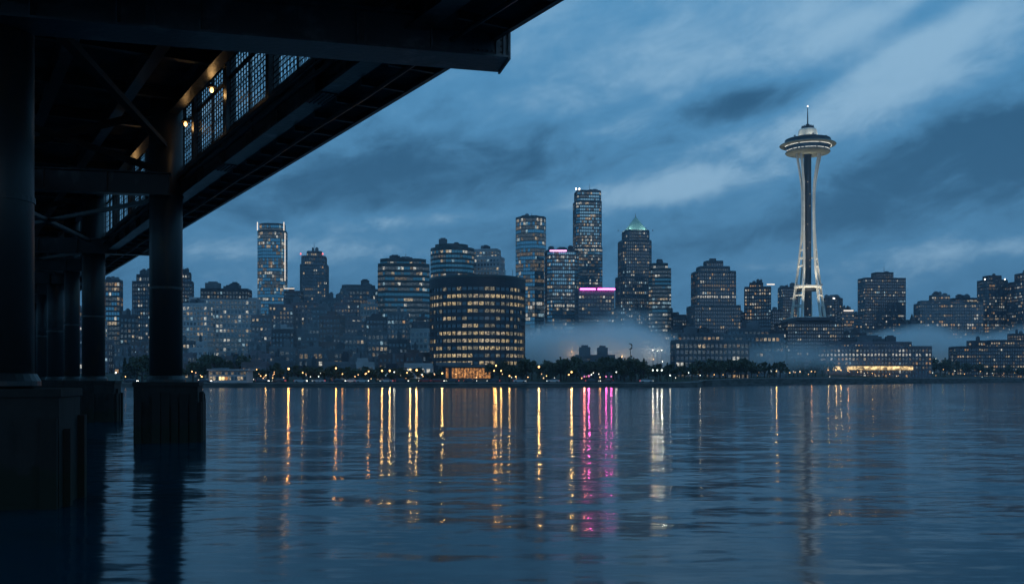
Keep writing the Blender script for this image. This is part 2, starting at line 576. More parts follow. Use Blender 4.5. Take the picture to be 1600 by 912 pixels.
# waterfront road, 4 mm and more above the land
mb = MB()
rx = [x for x in xs if -420 <= x <= 690]
for x in rx:
    for d in (13, 22):
        y = shore_y(x) + 0.6 + d
        mb.v.append(Vector((x, y, wall_z(x) + 0.03)))
for i in range(len(rx) - 1):
    mb.f.append((2 * i, 2 * i + 2, 2 * i + 3, 2 * i + 1))
    mb.m.append(0)
road = mb.build('waterfront_road', 'asphalt')
road['kind'] = 'structure'
# sea wall and its pale coping
wall = empty('sea_wall', (0, 332, 0), 'long dark concrete sea wall along the far shore', 'sea wall')
mw, mc = MB(), MB()
wx = [-2500, -900] + list(range(-420, 700, 7)) + [900, 1400, 2500]
def ring(mbx, pts4):
    i0 = len(mbx.v)
    for quad in pts4:
        mbx.v.extend(Vector(p) for p in quad)
    for k in range(len(pts4) - 1):
        for j in range(4):
            l = (j + 1) % 4
            a, b = i0 + 4 * k, i0 + 4 * (k + 1)
            mbx.f.append((a + j, a + l, b + l, b + j))
            mbx.m.append(0)
ring(mw, [((x, shore_y(min(x, 1000)) - 0.45, -0.8), (x, shore_y(min(x, 1000)), wall_z(x) - 0.05), (x, shore_y(min(x, 1000)) + 0.9, wall_z(x) - 0.05), (x, shore_y(min(x, 1000)) + 0.9, -0.8)) for x in wx])
ring(mc, [((x, shore_y(min(x, 1000)) - 0.15, wall_z(x) - 0.04), (x, shore_y(min(x, 1000)) - 0.15, wall_z(x) + 0.2), (x, shore_y(min(x, 1000)) + 0.75, wall_z(x) + 0.2), (x, shore_y(min(x, 1000)) + 0.75, wall_z(x) - 0.04)) for x in wx])
mw.build('wall_face', 'seawall', wall)
mc.build('coping', 'coping', wall)

# ------------------------------------------------------------------ buildings
def rect(w, d, yaw=0.0):
    c, s = math.cos(yaw), math.sin(yaw)
    return [(x * c - y * s, x * s + y * c) for x, y in ((-w / 2, -d / 2), (w / 2, -d / 2), (w / 2, d / 2), (-w / 2, d / 2))]
def chamfer(w, d, k, yaw=0.0):
    c, s = math.cos(yaw), math.sin(yaw)
    a, b = w / 2, d / 2
    k = min(w, d) * k
    pts = ((-a + k, -b), (a - k, -b), (a, -b + k), (a, b - k), (a - k, b), (-a + k, b), (-a, b - k), (-a, -b + k))
    return [(x * c - y * s, x * s + y * c) for x, y in pts]
def oval(w, d, n=24):
    return [(w / 2 * math.cos(2 * math.pi * k / n + 0.01), d / 2 * math.sin(2 * math.pi * k / n + 0.01)) for k in range(n)]
def bow(w, d, bulge, n=10):
    """flat back, front bowed towards the water"""
    pts = [(-w / 2 + w * k / n, -d / 2 - bulge * math.sin(math.pi * k / n)) for k in range(n + 1)]
    return pts + [(w / 2, d / 2), (-w / 2, d / 2)]
SHAPES = {'rect': rect, 'chamfer': chamfer, 'oval': oval, 'bow': bow}
def footprint(shape, W, depth, yaw, arg):
    if shape == 'oval':
        return oval(W, W * depth)
    if shape == 'bow':
        return bow(W, W * depth, W * arg)
    k = 1.0
    for _ in range(4):
        p = rect(W * k, W * k * depth, yaw) if shape == 'rect' else chamfer(W * k, W * k * depth, arg, yaw)
        ext = max(q[0] for q in p) - min(q[0] for q in p)
        k *= W / ext
    return p
def offset_poly(poly, d):
    n = len(poly)
    out = []
    for i in range(n):
        p0, p1, p2 = Vector(poly[i - 1]), Vector(poly[i]), Vector(poly[(i + 1) % n])
        e1, e2 = (p1 - p0).normalized(), (p2 - p1).normalized()
        n1, n2 = Vector((e1.y, -e1.x)), Vector((e2.y, -e2.x))
        b = (n1 + n2)
        b = b / max(0.3, b.length_squared / 2)
        out.append(tuple(p1 + b * d))
    return out

STYLES = {
    #            wall         glass         floor  bay  width height band fin   frame
    'glass':    ('wall_teal', 'glass_blue', 3.24, 1.93, 0.88, 0.78, 0.10, 0.12, 'wall_teal'),
    'bluegrid': ('wall_dark', 'glass_blue', 3.06, 1.76, 0.78, 0.62, 0.22, 0.22, 'wall_dark'),
    'tealband': ('wall_teal', 'glass_teal', 3.24, 2.02, 0.88, 0.52, 0.30, 0.10, 'wall_teal'),
    'dark':     ('wall_navy', 'glass_dark', 2.88, 1.93, 0.60, 0.54, 0.18, 0.22, 'wall_navy'),
    'grid':     ('wall_grey', 'glass_dark', 2.97, 2.18, 0.66, 0.58, 0.32, 0.36, 'wall_grey'),
    'pale':     ('wall_pale', 'glass_dark', 2.97, 2.27, 0.64, 0.56, 0.32, 0.32, 'wall_pale'),
    'brick':    ('wall_brick', 'glass_dark', 2.79, 2.02, 0.48, 0.54, 0.12, 0.12, 'wall_brick'),
    'mauve':    ('wall_mauve', 'glass_dark', 2.79, 2.10, 0.52, 0.54, 0.18, 0.18, 'wall_mauve'),
    'deco':     ('wall_dark', 'glass_dark', 2.97, 1.85, 0.60, 0.58, 0.10, 0.32, 'wall_grey'),
}
PALETTES = {   # odds of lit_warm, amber, white, cool, dim, faint
    'warm': (3, 1.2, 2, 0.8, 5, 14), 'cool': (1.0, 0.2, 3, 3, 4, 16), 'mixed': (2, 0.5, 3, 1.6, 4, 16), 'amber': (3, 1.5, 2, 0.5, 5, 14),
}
LITNAMES = ['lit_warm', 'lit_amber', 'lit_white', 'lit_cool', 'lit_dim', 'lit_faint']

def facade(root, poly, cx, cy, z0, z1, style, lit, pal, rng, poly_top=None, wall_part='wall', rows=True):
    wallm, glassm, fh, bay, wf, hf, bd, fd, framem = STYLES[style]
    P0 = [(cx + x, cy + y) for x, y in poly]
    P1 = [(cx + x, cy + y) for x, y in (poly_top or poly)]
    MB().prism(P0, z0, z1, 0, 1, P1).build(wall_part, [wallm, 'roofing'], root)
    H = z1 - z0
    ns = max(1, int(round((H - 0.8) / fh)))
    fh = (H - 0.8) / ns
    n = len(P0)
    vis = []
    for k in range(n):
        a, b = Vector(P0[k]), Vector(P0[(k + 1) % n])
        e = b - a
        nrm = Vector((e.y, -e.x)).normalized()
        if nrm.dot((-(a + b) / 2).normalized()) > -0.12 and e.length > 0.4:
            vis.append(k)
    grid = MB()
    pal_w = PALETTES[pal]
    def at(k, t, z, off):
        f = (z - z0) / H
        a = Vector(P0[k]).lerp(Vector(P1[k]), f)
        b = Vector(P0[(k + 1) % n]).lerp(Vector(P1[(k + 1) % n]), f)
        e = (b - a).normalized()
        q = a.lerp(b, t) + Vector((e.y, -e.x)) * off
        return Vector((q.x, q.y, z))
    bays = {k: max(1, int(round((Vector(P0[(k + 1) % n]) - Vector(P0[k])).length / bay))) for k in vis}
    mech = rng.randint(9, 14)                         # every so many storeys a dark plant floor
    for s in range(ns):
        zs = z0 + s * fh
        za, zb = zs + fh * (1 - hf) * 0.55, zs + fh * (1 - hf) * 0.55 + fh * hf
        row = MB()
        p_row = 0.0 if (ns > 14 and s % mech == mech - 1) else lit * 3.1 * rng.choice((0.3, 0.5, 0.8, 1.0, 1.2, 2.0))
        on, mat = False, 0
        full = rng.random() < 0.07 and p_row > 0
        fullm = 2 + rng.choice((2, 4, 4, 5, 5, 5))
        for k in vis:
            nb = bays[k]
            for j in range(nb):
                if rng.random() < 0.7 or j == 0:
                    on = rng.random() < p_row
                    mat = 2 + rng.choices(range(6), pal_w)[0]
                elif rng.random() < 0.4:
                    mat = 2 + rng.choices(range(6), pal_w)[0]
                if full:
                    on, mat = rng.random() < 0.85, fullm
                t0, t1 = (j + (1 - wf) / 2) / nb, (j + 1 - (1 - wf) / 2) / nb
                tn = (j + 1 + (1 - wf) / 2) / nb
                row.face([at(k, t0, za, 0.06), at(k, t1, za, 0.06), at(k, t1, zb, 0.06), at(k, t0, zb, 0.06)], mat if on else 0)
                if j < nb - 1:
                    row.face([at(k, t1, za, 0.06), at(k, tn, za, 0.06), at(k, tn, zb, 0.06), at(k, t1, zb, 0.06)], 1)
        row.build('window_row', [glassm, wallm] + LITNAMES, root, kind='stuff')
        if bd > 0:
            for k in vis:
                zc = zs + 0.02
                hb = fh * (1 - hf) * 0.42
                a0, b0 = at(k, 0, zc, 0), at(k, 1, zc, 0)
                d = (b0 - a0)
                nv = Vector((d.y, -d.x, 0)).normalized()
                grid.obox((a0 + b0) / 2 + nv * bd / 2 + Vector((0, 0, hb / 2)), d / 2 + d.normalized() * bd * 0.3, nv * (bd / 2), (0, 0, hb / 2))
    if fd > 0:
        for k in vis:
            nb = bays[k]
            for j in range(nb + 1):
                pa, pb = at(k, j / nb, z0, fd / 2), at(k, j / nb, z1 - 0.05, fd / 2)
                w = max(0.12, bay * (1 - wf) * 0.45)
                e = (Vector(P0[(k + 1) % n]) - Vector(P0[k])).normalized()
                grid.obox((pa + pb) / 2, Vector((e.x, e.y, 0)) * w / 2, Vector((e.y, -e.x, 0)) * (fd / 2 + 0.013), (pb - pa) / 2)
    if grid.f:
        grid.build('facade_grid', framem, root, kind='stuff')
    # parapet
    par = MB()
    pin = offset_poly(P1, 0.15)
    par.prism(pin, z1 + 0.003, z1 + 0.9, 0, 1)
    return par.build('roof', [framem, 'roofing'], root)

def roof_clutter(root, cx, cy, w, d, z, rng, n=4, mast=0.0):
    """rooftop plant: housings, vents and a mast"""
    for _ in range(n):
        bw, bd_, bh = rng.uniform(0.1, 0.3) * w, rng.uniform(0.15, 0.35) * d, rng.uniform(1.2, 3.6)
        ox, oy = rng.uniform(-0.32, 0.32) * w, rng.uniform(-0.3, 0.3) * d
        m_ = MB()
        m_.box(cx + ox - bw / 2, cx + ox + bw / 2, cy + oy - bd_ / 2, cy + oy + bd_ / 2, z + 0.91, z + 0.91 + bh)
        m_.box(cx + ox - bw * 0.3, cx + ox + bw * 0.3, cy + oy - bd_ * 0.3, cy + oy + bd_ * 0.3, z + 0.912 + bh, z + 0.912 + bh * 1.25)
        m_.build('rooftop_unit', 'wall_grey' if rng.random() < 0.4 else 'wall_dark', root)
    if mast:
        ox = rng.uniform(-0.15, 0.15) * w
        MB().tube([(cx + ox, cy, z + 0.9), (cx + ox, cy, z + 0.9 + mast * 0.6), (cx + ox, cy, z + 0.9 + mast)], [0.35, 0.2, 0.1], 6).build('mast', 'metal_grey', root)

def building(name, label, Y, secs, style='bluegrid', lit=0.12, pal='mixed', seed=0, clutter=4, mast=0, group=None, base=None, cat='building'):
    """secs: (x0, x1, top row, shape, depth ratio, yaw degrees, shape argument) in photograph columns and rows, widest and lowest first"""
    rng = random.Random(seed * 77 + 5)
    x0, x1 = secs[0][0], secs[0][1]
    bx = X((x0 + x1) / 2, Y)
    gz = (ground_z(bx, Y) if base is None else base)
    root = empty(name, (bx, Y, gz), label, cat, group)
    zlo = gz - 1.5
    for i, s in enumerate(secs):
        a, b, top, shape, dep, yaw, arg = s[:7]
        st = s[7] if len(s) > 7 else style
        cx = X((a + b) / 2, Y)
        W = X(b, Y) - X(a, Y)
        z1 = Z(top, Y)
        poly = footprint(shape, W, dep, R(yaw), arg)
        top_roof = facade(root, poly, cx, Y, zlo, z1 - 0.9, st, lit, pal, rng)
        zlo = z1 - 0.9 + 0.003 if i < len(secs) - 1 and secs[i + 1][0] >= a and secs[i + 1][1] <= b else zlo
        last = (cx, W, W * dep, z1 - 0.9)
    if clutter:
        roof_clutter(top_roof, last[0], Y, last[1], last[2], last[3], rng, clutter, mast)
    return root
def roof_strip(root, px0, px1, py, Y, off, mat, h=0.7):
    """lit line along a roof edge"""
    MB().box(X(px0, Y), X(px1, Y), Y - off - 0.25, Y - off + 0.25, Z(py, Y), Z(py, Y) + h).build('roof_light', mat, root)

# --- the named skyline, back to front
B = {}
B['slim_far'] = building('apartment_tower', 'warm lit slim apartment tower seen between the viaduct columns', 640, [(163, 190, 437, 'rect', 0.8, 8, 0)], 'bluegrid', 0.30, 'amber', 1)
B['step_far'] = building('apartment_tower', 'dark stepped tower just beside the thick viaduct column', 720, [(211, 246, 440, 'rect', 0.9, -10, 0), (216, 240, 429, 'rect', 0.8, -10, 0)], 'dark', 0.16, 'mixed', 2)
B['point_far'] = building('office_tower', 'narrow dark tower peeking out behind the thick viaduct column', 760, [(276, 303, 440, 'rect', 0.9, 12, 0), (280, 299, 426, 'rect', 0.9, 12, 0)], 'dark', 0.2, 'mixed', 3, mast=5)
B['low_far'] = building('apartment_block', 'low dark block with rooftop trees between viaduct columns', 560, [(190, 214, 492, 'rect', 0.8, 5, 0)], 'dark', 0.12, 'amber', 4)
B['hospital'] = building('office_block', 'wide pale gridded block with dark rooftop storey', 620, [(300, 404, 466, 'rect', 0.35, 5, 0), (317, 391, 452, 'rect', 0.5, 5, 0, 'dark')], 'pale', 0.42, 'cool', 5)
B['hospital_wing'] = building('office_block', 'narrow pale wing beside the wide gridded block', 600, [(288, 330, 474, 'rect', 0.5, -8, 0)], 'pale', 0.4, 'cool', 55)
B['behind_tall'] = building('office_block', 'dark block with lit roof line between the two left towers', 900, [(446, 472, 455, 'rect', 0.8, -5, 0)], 'dark', 0.14, 'mixed', 6)
roof_strip(B['behind_tall'], 448, 464, 453, 900, 11, 'roof_glow')
t = building('glass_tower', 'tall blue glass tower with glowing edges and crown spikes', 980, [(403, 449, 362, 'chamfer', 0.9, 8, 0.22), (406, 446, 351, 'chamfer', 0.88, 8, 0.25)], 'glass', 0.13, 'mixed', 7, clutter=0)
B['glass'] = t
rng = random.Random(4)
for k in range(6):
    px = 407 + k * 7.4
    MB().tube([(X(px, 980), 974, Z(352, 980)), (X(px, 980), 974, Z(352 - rng.uniform(2, 6), 980))], [0.25, 0.1], 5).build('spike', 'metal_grey', t)
for px, dy in ((405.5, 8), (446.5, 8)):
    MB().box(X(px, 980) - 0.35, X(px, 980) + 0.35, 980 - dy - 0.4, 980 - dy + 0.4, Z(362, 980), Z(349, 980)).build('edge_light', 'roof_glow', t)
MB().box(X(448.6, 980) - 0.3, X(448.6, 980) + 0.3, 970.5, 971.3, Z(440, 980), Z(366, 980)).build('edge_light', 'roof_glow', t)
t = building('office_tower', 'brown dark stepped tower with crown and thin antenna', 940, [(470, 513, 414, 'chamfer', 0.9, 5, 0.12), (472, 510, 401, 'chamfer', 0.9, 5, 0.16), (480, 503, 393, 'chamfer', 0.9, 5, 0.2)], 'deco', 0.14, 'amber', 8, clutter=2, mast=9)
B['deco'] = t
for px in (474, 508):
    MB().lathe([(0.5, Z(400, 940)), (0.6, Z(399, 940)), (0.1, Z(397.5, 940))], (X(px, 940), 928), 8).build('roof_light', 'red_beacon', t)
B['mid_curve'] = building('office_block', 'grey office block with rounded corners beside a dark banded block', 700, [(531, 591, 452, 'chamfer', 0.7, 10, 0.2), (534, 586, 446, 'chamfer', 0.6, 10, 0.25)], 'grid', 0.13, 'mixed', 9)
B['mid_low'] = building('office_block', 'low grey block with flat roof beside the stepped tower', 730, [(508, 540, 466, 'rect', 0.8, -5, 0)], 'grid', 0.16, 'mixed', 10)
B['band'] = building('office_tower', 'broad teal banded office tower with chamfered roof', 640, [(590, 672, 414, 'chamfer', 0.7, 6, 0.2), (594, 666, 406, 'chamfer', 0.6, 6, 0.25)], 'tealband', 0.17, 'mixed', 11, mast=4)
B['dome_block'] = building('office_tower', 'rounded dark office tower above the round drum building', 690, [(673, 741, 389, 'oval', 0.9, 0, 0), (680, 731, 383, 'oval', 0.8, 0, 0)], 'tealband', 0.24, 'amber', 12)
B['pale_block'] = building('office_tower', 'pale glass office block with stepped roof behind the drum building', 720, [(736, 788, 402, 'rect', 0.7, -14, 0), (740, 782, 390, 'rect', 0.6, -14, 0)], 'pale', 0.24, 'cool', 13)
B['curve_tower'] = building('glass_tower', 'tall slim glass tower with curved front right of the drum', 860, [(806, 853, 340, 'chamfer', 0.8, -16, 0.32)], 'glass', 0.20, 'mixed', 14, mast=4)
B['pink_top'] = building('office_tower', 'dark tower with lit pink roof band next to tallest tower', 830, [(852, 903, 392, 'chamfer', 0.8, 6, 0.18)], 'bluegrid', 0.17, 'mixed', 15)
roof_strip(B['pink_top'], 858, 884, 396, 830, 13.5, 'neon_pink', 1.1)
t = building('office_tower', 'tallest dark blue tower with flat notched top', 1010, [(894, 940, 388, 'chamfer', 0.9, 7, 0.14), (896, 939, 316, 'chamfer', 0.9, 7, 0.14), (898, 938, 300, 'chamfer', 0.9, 7, 0.12)], 'bluegrid', 0.15, 'mixed', 16, clutter=3, mast=9)
B['tallest'] = t
for px in (899, 904):
    MB().lathe([(0.5, Z(300, 1010)), (0.7, Z(298.5, 1010)), (0.1, Z(297, 1010))], (X(px, 1010), 998), 8).build('roof_light', 'beacon', t)
t = building('office_block', 'gridded block with magenta neon line along its roof edge', 760, [(900, 958, 453, 'rect', 0.7, 4, 0)], 'grid', 0.17, 'mixed', 17)
B['neon'] = t
pl = rect(X(958, 760) - X(900, 760), (X(958, 760) - X(900, 760)) * 0.7, R(4))
cx0 = X(929, 760)
for a, b, f0, f1 in ((0, 1, 0.06, 0.47), (0, 1, 0.53, 0.99)):
    p, q = Vector(pl[a]), Vector(pl[b])
    pa, pb = p.lerp(q, f0), p.lerp(q, f1)
    MB().bar((cx0 + pa.x, 760 + pa.y - 0.9, Z(453.5, 760)), (cx0 + pb.x, 760 + pb.y - 0.9, Z(453.5, 760)), 0.5, 1.0).build('neon_tube', 'neon_magenta', t)
t = building('office_tower', 'dark tower with lit green pyramid roof and stepped shoulders', 900, [(963, 1018, 433, 'chamfer', 0.85, 8, 0.12), (967, 1016, 377, 'chamfer', 0.85, 8, 0.12), (973, 1013, 361, 'chamfer', 0.85, 8, 0.14)], 'deco', 0.15, 'mixed', 18, clutter=0)
B['pyramid'] = t
pc = X(993, 900)
pb_ = footprint('chamfer', X(1011, 900) - X(976, 900), 0.9, R(8), 0.14)
mbp = MB()
mbp.prism([(pc + x, 900 + y) for x, y in pb_], Z(361, 900) + 0.02, Z(339.5, 900), 0, None, [(pc + x * 0.06, 900 + y * 0.06) for x, y in pb_])
pr = mbp.build('pyramid_roof', 'copper_green', t)
MB().tube([(pc, 900, Z(340, 900)), (pc, 900, Z(333, 900))], [0.5, 0.1], 6).build('spire', 'metal_grey', t)
for ang in range(0, 360, 60):                     # floodlights on the ledge wash the pyramid
    fx, fy = pc + 15.5 * math.cos(R(ang)), 900 + 14 * math.sin(R(ang))
    MB().obox((fx, fy, Z(361, 900) + 0.6), (0.5, 0, 0), (0, 0.4, 0), (0, 0, 0.4)).build('floodlight', 'metal_grey', t)
    if math.sin(R(ang)) < 0.3:
        ld = bpy.data.lights.new('flood', 'SPOT')
        ld.energy, ld.color, ld.spot_size, ld.shadow_soft_size = 2600, (0.75, 1.0, 0.9), R(120), 0.5
        lo = bpy.data.objects.new('flood_light', ld)
        COL.objects.link(lo)
        lo.parent = t
        lo.location = Vector((fx, fy, Z(361, 900) + 1.2)) - ORIGIN[t.name]
        lo.rotation_euler = (Vector((pc, 900, Z(345, 900))) - Vector((fx, fy, Z(361, 900) + 1.2))).to_track_quat('-Z', 'Y').to_euler()
B['teal_lit'] = building('office_tower', 'teal tower with bright white windows beside the pyramid tower', 850, [(1013, 1049, 420, 'chamfer', 0.8, -8, 0.2), (1016, 1044, 412, 'chamfer', 0.8, -8, 0.2)], 'tealband', 0.36, 'cool', 19, mast=4)
t = building('apartment_tower', 'broad dark tower stepping up to a small central turret', 820, [(1077, 1152, 478, 'rect', 0.7, 4, 0), (1083, 1146, 425, 'chamfer', 0.7, 4, 0.08), (1090, 1138, 417, 'chamfer', 0.6, 4, 0.08), (1101, 1128, 408, 'rect', 0.7, 4, 0), (1109, 1118, 404, 'rect', 0.7, 4, 0)], 'deco', 0.15, 'amber', 20, clutter=0)
B['lit_edge'] = building('apartment_tower', 'mid height tower with bright roof strip beside the broad stepped tower', 840, [(1161, 1206, 449, 'rect', 0.8, -12, 0), (1170, 1193, 442, 'rect', 0.8, -12, 0)], 'dark', 0.22, 'amber', 21)
roof_strip(B['lit_edge'], 1193, 1205, 447, 840, 11, 'roof_glow', 1.0)
B['behind_tower'] = building('apartment_tower', 'dark block partly hidden behind the observation tower legs', 1000, [(1218, 1246, 449, 'rect', 0.8, 6, 0)], 'dark', 0.12, 'mixed', 22, mast=4)
B['bright_spot'] = building('apartment_tower', 'dark rounded block with one bright white rooftop lamp', 1000, [(1284, 1316, 466, 'oval', 0.8, 0, 0)], 'dark', 0.16, 'mixed', 23)
MB().lathe([(0.4, Z(467, 985)), (1.1, Z(466, 985)), (0.3, Z(465, 985))], (X(1303, 985), 985), 10).build('rooftop_lamp', 'beacon', B['bright_spot'])
B['small_lit'] = building('apartment_block', 'small block with row of bright lights under its roof', 960, [(1311, 1332, 484, 'rect', 0.8, 6, 0)], 'dark', 0.3, 'amber', 24)
roof_strip(B['small_lit'], 1314, 1329, 487, 960, 8, 'roof_glow', 1.2)
B['slab'] = building('apartment_tower', 'dark wide slab tower with central rooftop housing and antenna', 1000, [(1344, 1411, 435, 'rect', 0.4, 5, 0), (1364, 1393, 426, 'rect', 0.6, 5, 0)], 'dark', 0.13, 'amber', 25, clutter=1, mast=7)
B['wide_right'] = building('apartment_block', 'wide midrise block beside slab tower, warm lit windows', 950, [(1433, 1530, 474, 'rect', 0.3, -4, 0), (1437, 1500, 470, 'rect', 0.3, -4, 0), (1454, 1482, 461, 'rect', 0.4, -4, 0)], 'grid', 0.22, 'amber', 26)
B['wide_right2'] = building('apartment_block', 'dark domed top block joined to the wide midrise block', 990, [(1486, 1528, 466, 'chamfer', 0.6, 0, 0.3)], 'dark', 0.15, 'amber', 27)
B['right_tower'] = building('apartment_tower', 'slim dark tower second from the right edge', 960, [(1531, 1570, 438, 'chamfer', 0.8, 5, 0.15), (1539, 1561, 431, 'rect', 0.8, 5, 0)], 'dark', 0.2, 'amber', 28, clutter=1)
for px in (1535, 1566):
    MB().lathe([(0.4, Z(438, 950)), (0.6, Z(437, 950)), (0.2, Z(436, 950))], (X(px, 950), 945), 8).build('roof_light', 'beacon', B['right_tower'])
B['edge_tower'] = building('apartment_tower', 'dark stepped tower cut off by the right edge', 930, [(1584, 1640, 440, 'rect', 0.8, 4, 0), (1592, 1630, 427, 'rect', 0.8, 4, 0)], 'dark', 0.2, 'amber', 29)
B['fill_right'] = building('apartment_block', 'low dark block between the two right edge towers', 980, [(1566, 1600, 480, 'rect', 0.8, 0, 0)], 'dark', 0.1, 'amber', 30)
# church steeple beside the slab tower
t = empty('church', (X(1421, 940), 940, 12), 'small dark church with pointed steeple rising from the fog', 'church')
MB().box(X(1414, 940), X(1431, 940), 936, 950, 12, Z(505, 940)).build('nave', 'wall_dark', t)
MB().prism([(X(1413, 940), 935), (X(1432, 940), 935), (X(1432, 940), 951), (X(1413, 940), 951)], Z(505, 940) + 0.02, Z(499, 940), 0, None,
           [(X(1413, 940), 942.8), (X(1432, 940), 942.8), (X(1432, 940), 943.2), (X(1413, 940), 943.2)]).build('roof', 'roofing', t)
MB().box(X(1418.5, 940), X(1423.5, 940), 932.5, 935.9, 12, Z(501, 940)).build('steeple_tower', 'wall_dark', t)
cxs = X(1421, 940)
MB().prism([(cxs - 1.7, 932.4), (cxs + 1.7, 932.4), (cxs + 1.7, 936), (cxs - 1.7, 936)], Z(501, 940) + 0.02, Z(490, 940), 0, None, [(cxs - .05, 934.1), (cxs + .05, 934.1), (cxs + .05, 934.2), (cxs - .05, 934.2)]).build('spire', 'roofing', t)

# front right: midrise terrace, podium, long lit block, far block
B['terrace_a'] = building('apartment_block', 'long greyish terrace block with many windows behind the right shore trees', 500, [(1050, 1168, 531, 'rect', 0.25, 5, 0), (1062, 1130, 520, 'rect', 0.25, 5, 0)], 'grid', 0.12, 'amber', 31, clutter=5)
B['terrace_b'] = building('apartment_block', 'grey terrace with setback upper storeys left of the dark podium', 540, [(1120, 1222, 522, 'rect', 0.28, -4, 0), (1136, 1200, 513, 'rect', 0.28, -4, 0)], 'grid', 0.12, 'amber', 32, clutter=5)
B['terrace_c'] = building('apartment_block', 'narrow block with column of bright white windows below the podium', 545, [(1196, 1226, 516, 'rect', 0.6, 0, 0)], 'dark', 0.42, 'cool', 33, clutter=1)
B['long_low'] = building('office_block', 'long low waterfront block with continuous row of lit shopfronts', 660, [(1285, 1448, 541, 'bow', 0.22, 0, 0.05), (1292, 1420, 534, 'bow', 0.16, 0, 0.05)], 'mauve', 0.3, 'amber', 34, clutter=6)
B['right_low'] = building('office_block', 'low dark block with stepped rooftop cut by the right edge', 830, [(1490, 1640, 541, 'rect', 0.25, -5, 0), (1545, 1640, 531, 'rect', 0.22, -5, 0), (1577, 1601, 521, 'rect', 0.6, -5, 0)], 'dark', 0.2, 'amber', 35, clutter=2)
B['right_low2'] = building('office_block', 'small rooftop annex on low block near the right edge', 850, [(1514, 1536, 532, 'rect', 0.7, 0, 0)], 'dark', 0.1, 'amber', 36, clutter=1)

# shopfronts under the long low block: each pane its own part
t = B['long_low']
shop_w = X(1436, 640) - X(1290, 640)
for k in range(30):
    x0 = X(1290, 640) + shop_w * k / 30
    th = math.pi * (k + 0.5) / 30
    yy = 660 - 0.11 * (X(1448, 660) - X(1285, 660)) - 0.05 * (X(1448, 660) - X(1285, 660)) * math.sin(th) - 3.0
    if k in (6, 7):
        continue
    fr = MB().box(x0 + 0.1, x0 + shop_w / 30 - 0.1, yy, yy + 0.3, Z(577.5, yy), Z(572, yy))
    fr.build('shopfront', 'lit_store', t)
MB().box(X(1288, 640), X(1438, 640), 632.0, 640.0, Z(571.4, 636), Z(570, 636)).build('awning', 'wall_dark', t)

# --- filler housing on the slope at left and behind the fog
rng = random.Random(21)
fill = []
rows_ = [  # (x0, x1, Y range, top rows, count)
    (296, 676, (395, 430), (560, 575), 9), (300, 676, (440, 480), (538, 558), 9), (392, 676, (500, 540), (512, 535), 8),
    (396, 676, (570, 610), (488, 512), 8), (420, 600, (640, 680), (470, 492), 5),
    (20, 175, (440, 480), (530, 560), 5), (-60, 165, (560, 620), (480, 525), 7),
    (180, 300, (420, 470), (545, 570), 4), (180, 300, (520, 560), (515, 540), 4)]
k = 0
for (a, b, yr, tr, n_) in rows_:
    step = (b - a) / n_
    for i in range(n_):
        x0 = a + i * step + rng.uniform(-4, 4)
        x1 = x0 + step * rng.uniform(0.82, 1.12)
        fill.append((x0, x1, rng.uniform(*yr), rng.uniform(*tr)))
STY = ['mauve', 'brick', 'grid', 'mauve', 'pale', 'dark', 'grid']
ADJ = {'mauve': 'mauve grey', 'brick': 'dull brick', 'grid': 'grey gridded', 'pale': 'pale', 'dark': 'dark'}
fill.sort(key=lambda q: q[0] + q[1])
for k, (x0, x1, Y, top) in enumerate(fill):
    st = rng.choice(STY)
    tops = [(x0, x1, top, 'rect', rng.uniform(0.5, 0.9), rng.uniform(-14, 14), 0)]
    if rng.random() < 0.5:
        w = x1 - x0
        a = x0 + w * rng.uniform(0.1, 0.35)
        tops.append((a, a + w * rng.uniform(0.35, 0.5), top - rng.uniform(4, 9), 'rect', 0.6, tops[0][5], 0))
    building('apartment_block', '%s hillside apartment block, %s from left on the hazy slope' % (ADJ[st], nth(k)), Y, tops, st,
             rng.uniform(0.08, 0.2), rng.choice(('amber', 'mixed', 'cool', 'warm')), 100 + k, clutter=rng.randint(1, 3), group='apartment blocks on the hazy slope')
fill2 = [(1050, 1084, 900, 492), (1146, 1166, 900, 488), (1204, 1222, 930, 484), (1330, 1346, 980, 492), (1404, 1418, 1000, 500), (1526, 1536, 1000, 474),
         (938, 966, 930, 482), (1040, 1056, 900, 488), (1150, 1164, 860, 500), (820, 866, 640, 549), (1446, 1492, 900, 561), (1310, 1350, 860, 520)]
for k, (x0, x1, Y, top) in enumerate(fill2):
    building('background_block', 'small dark background block, %s of those in the skyline gaps' % nth(k), Y, [(x0, x1, top, 'rect', 0.7, rng.uniform(-10, 10), 0)], 'dark', 0.14, 'amber', 300 + k, clutter=2, group='small blocks in the skyline gaps')
# low civic building among the trees in the middle
B['civic'] = building('civic_building', 'long low flat roofed building among trees in front of the fog', 430, [(896, 988, 562, 'rect', 0.25, 3, 0), (900, 960, 554, 'rect', 0.2, 3, 0)], 'grid', 0.1, 'cool', 41, clutter=3)

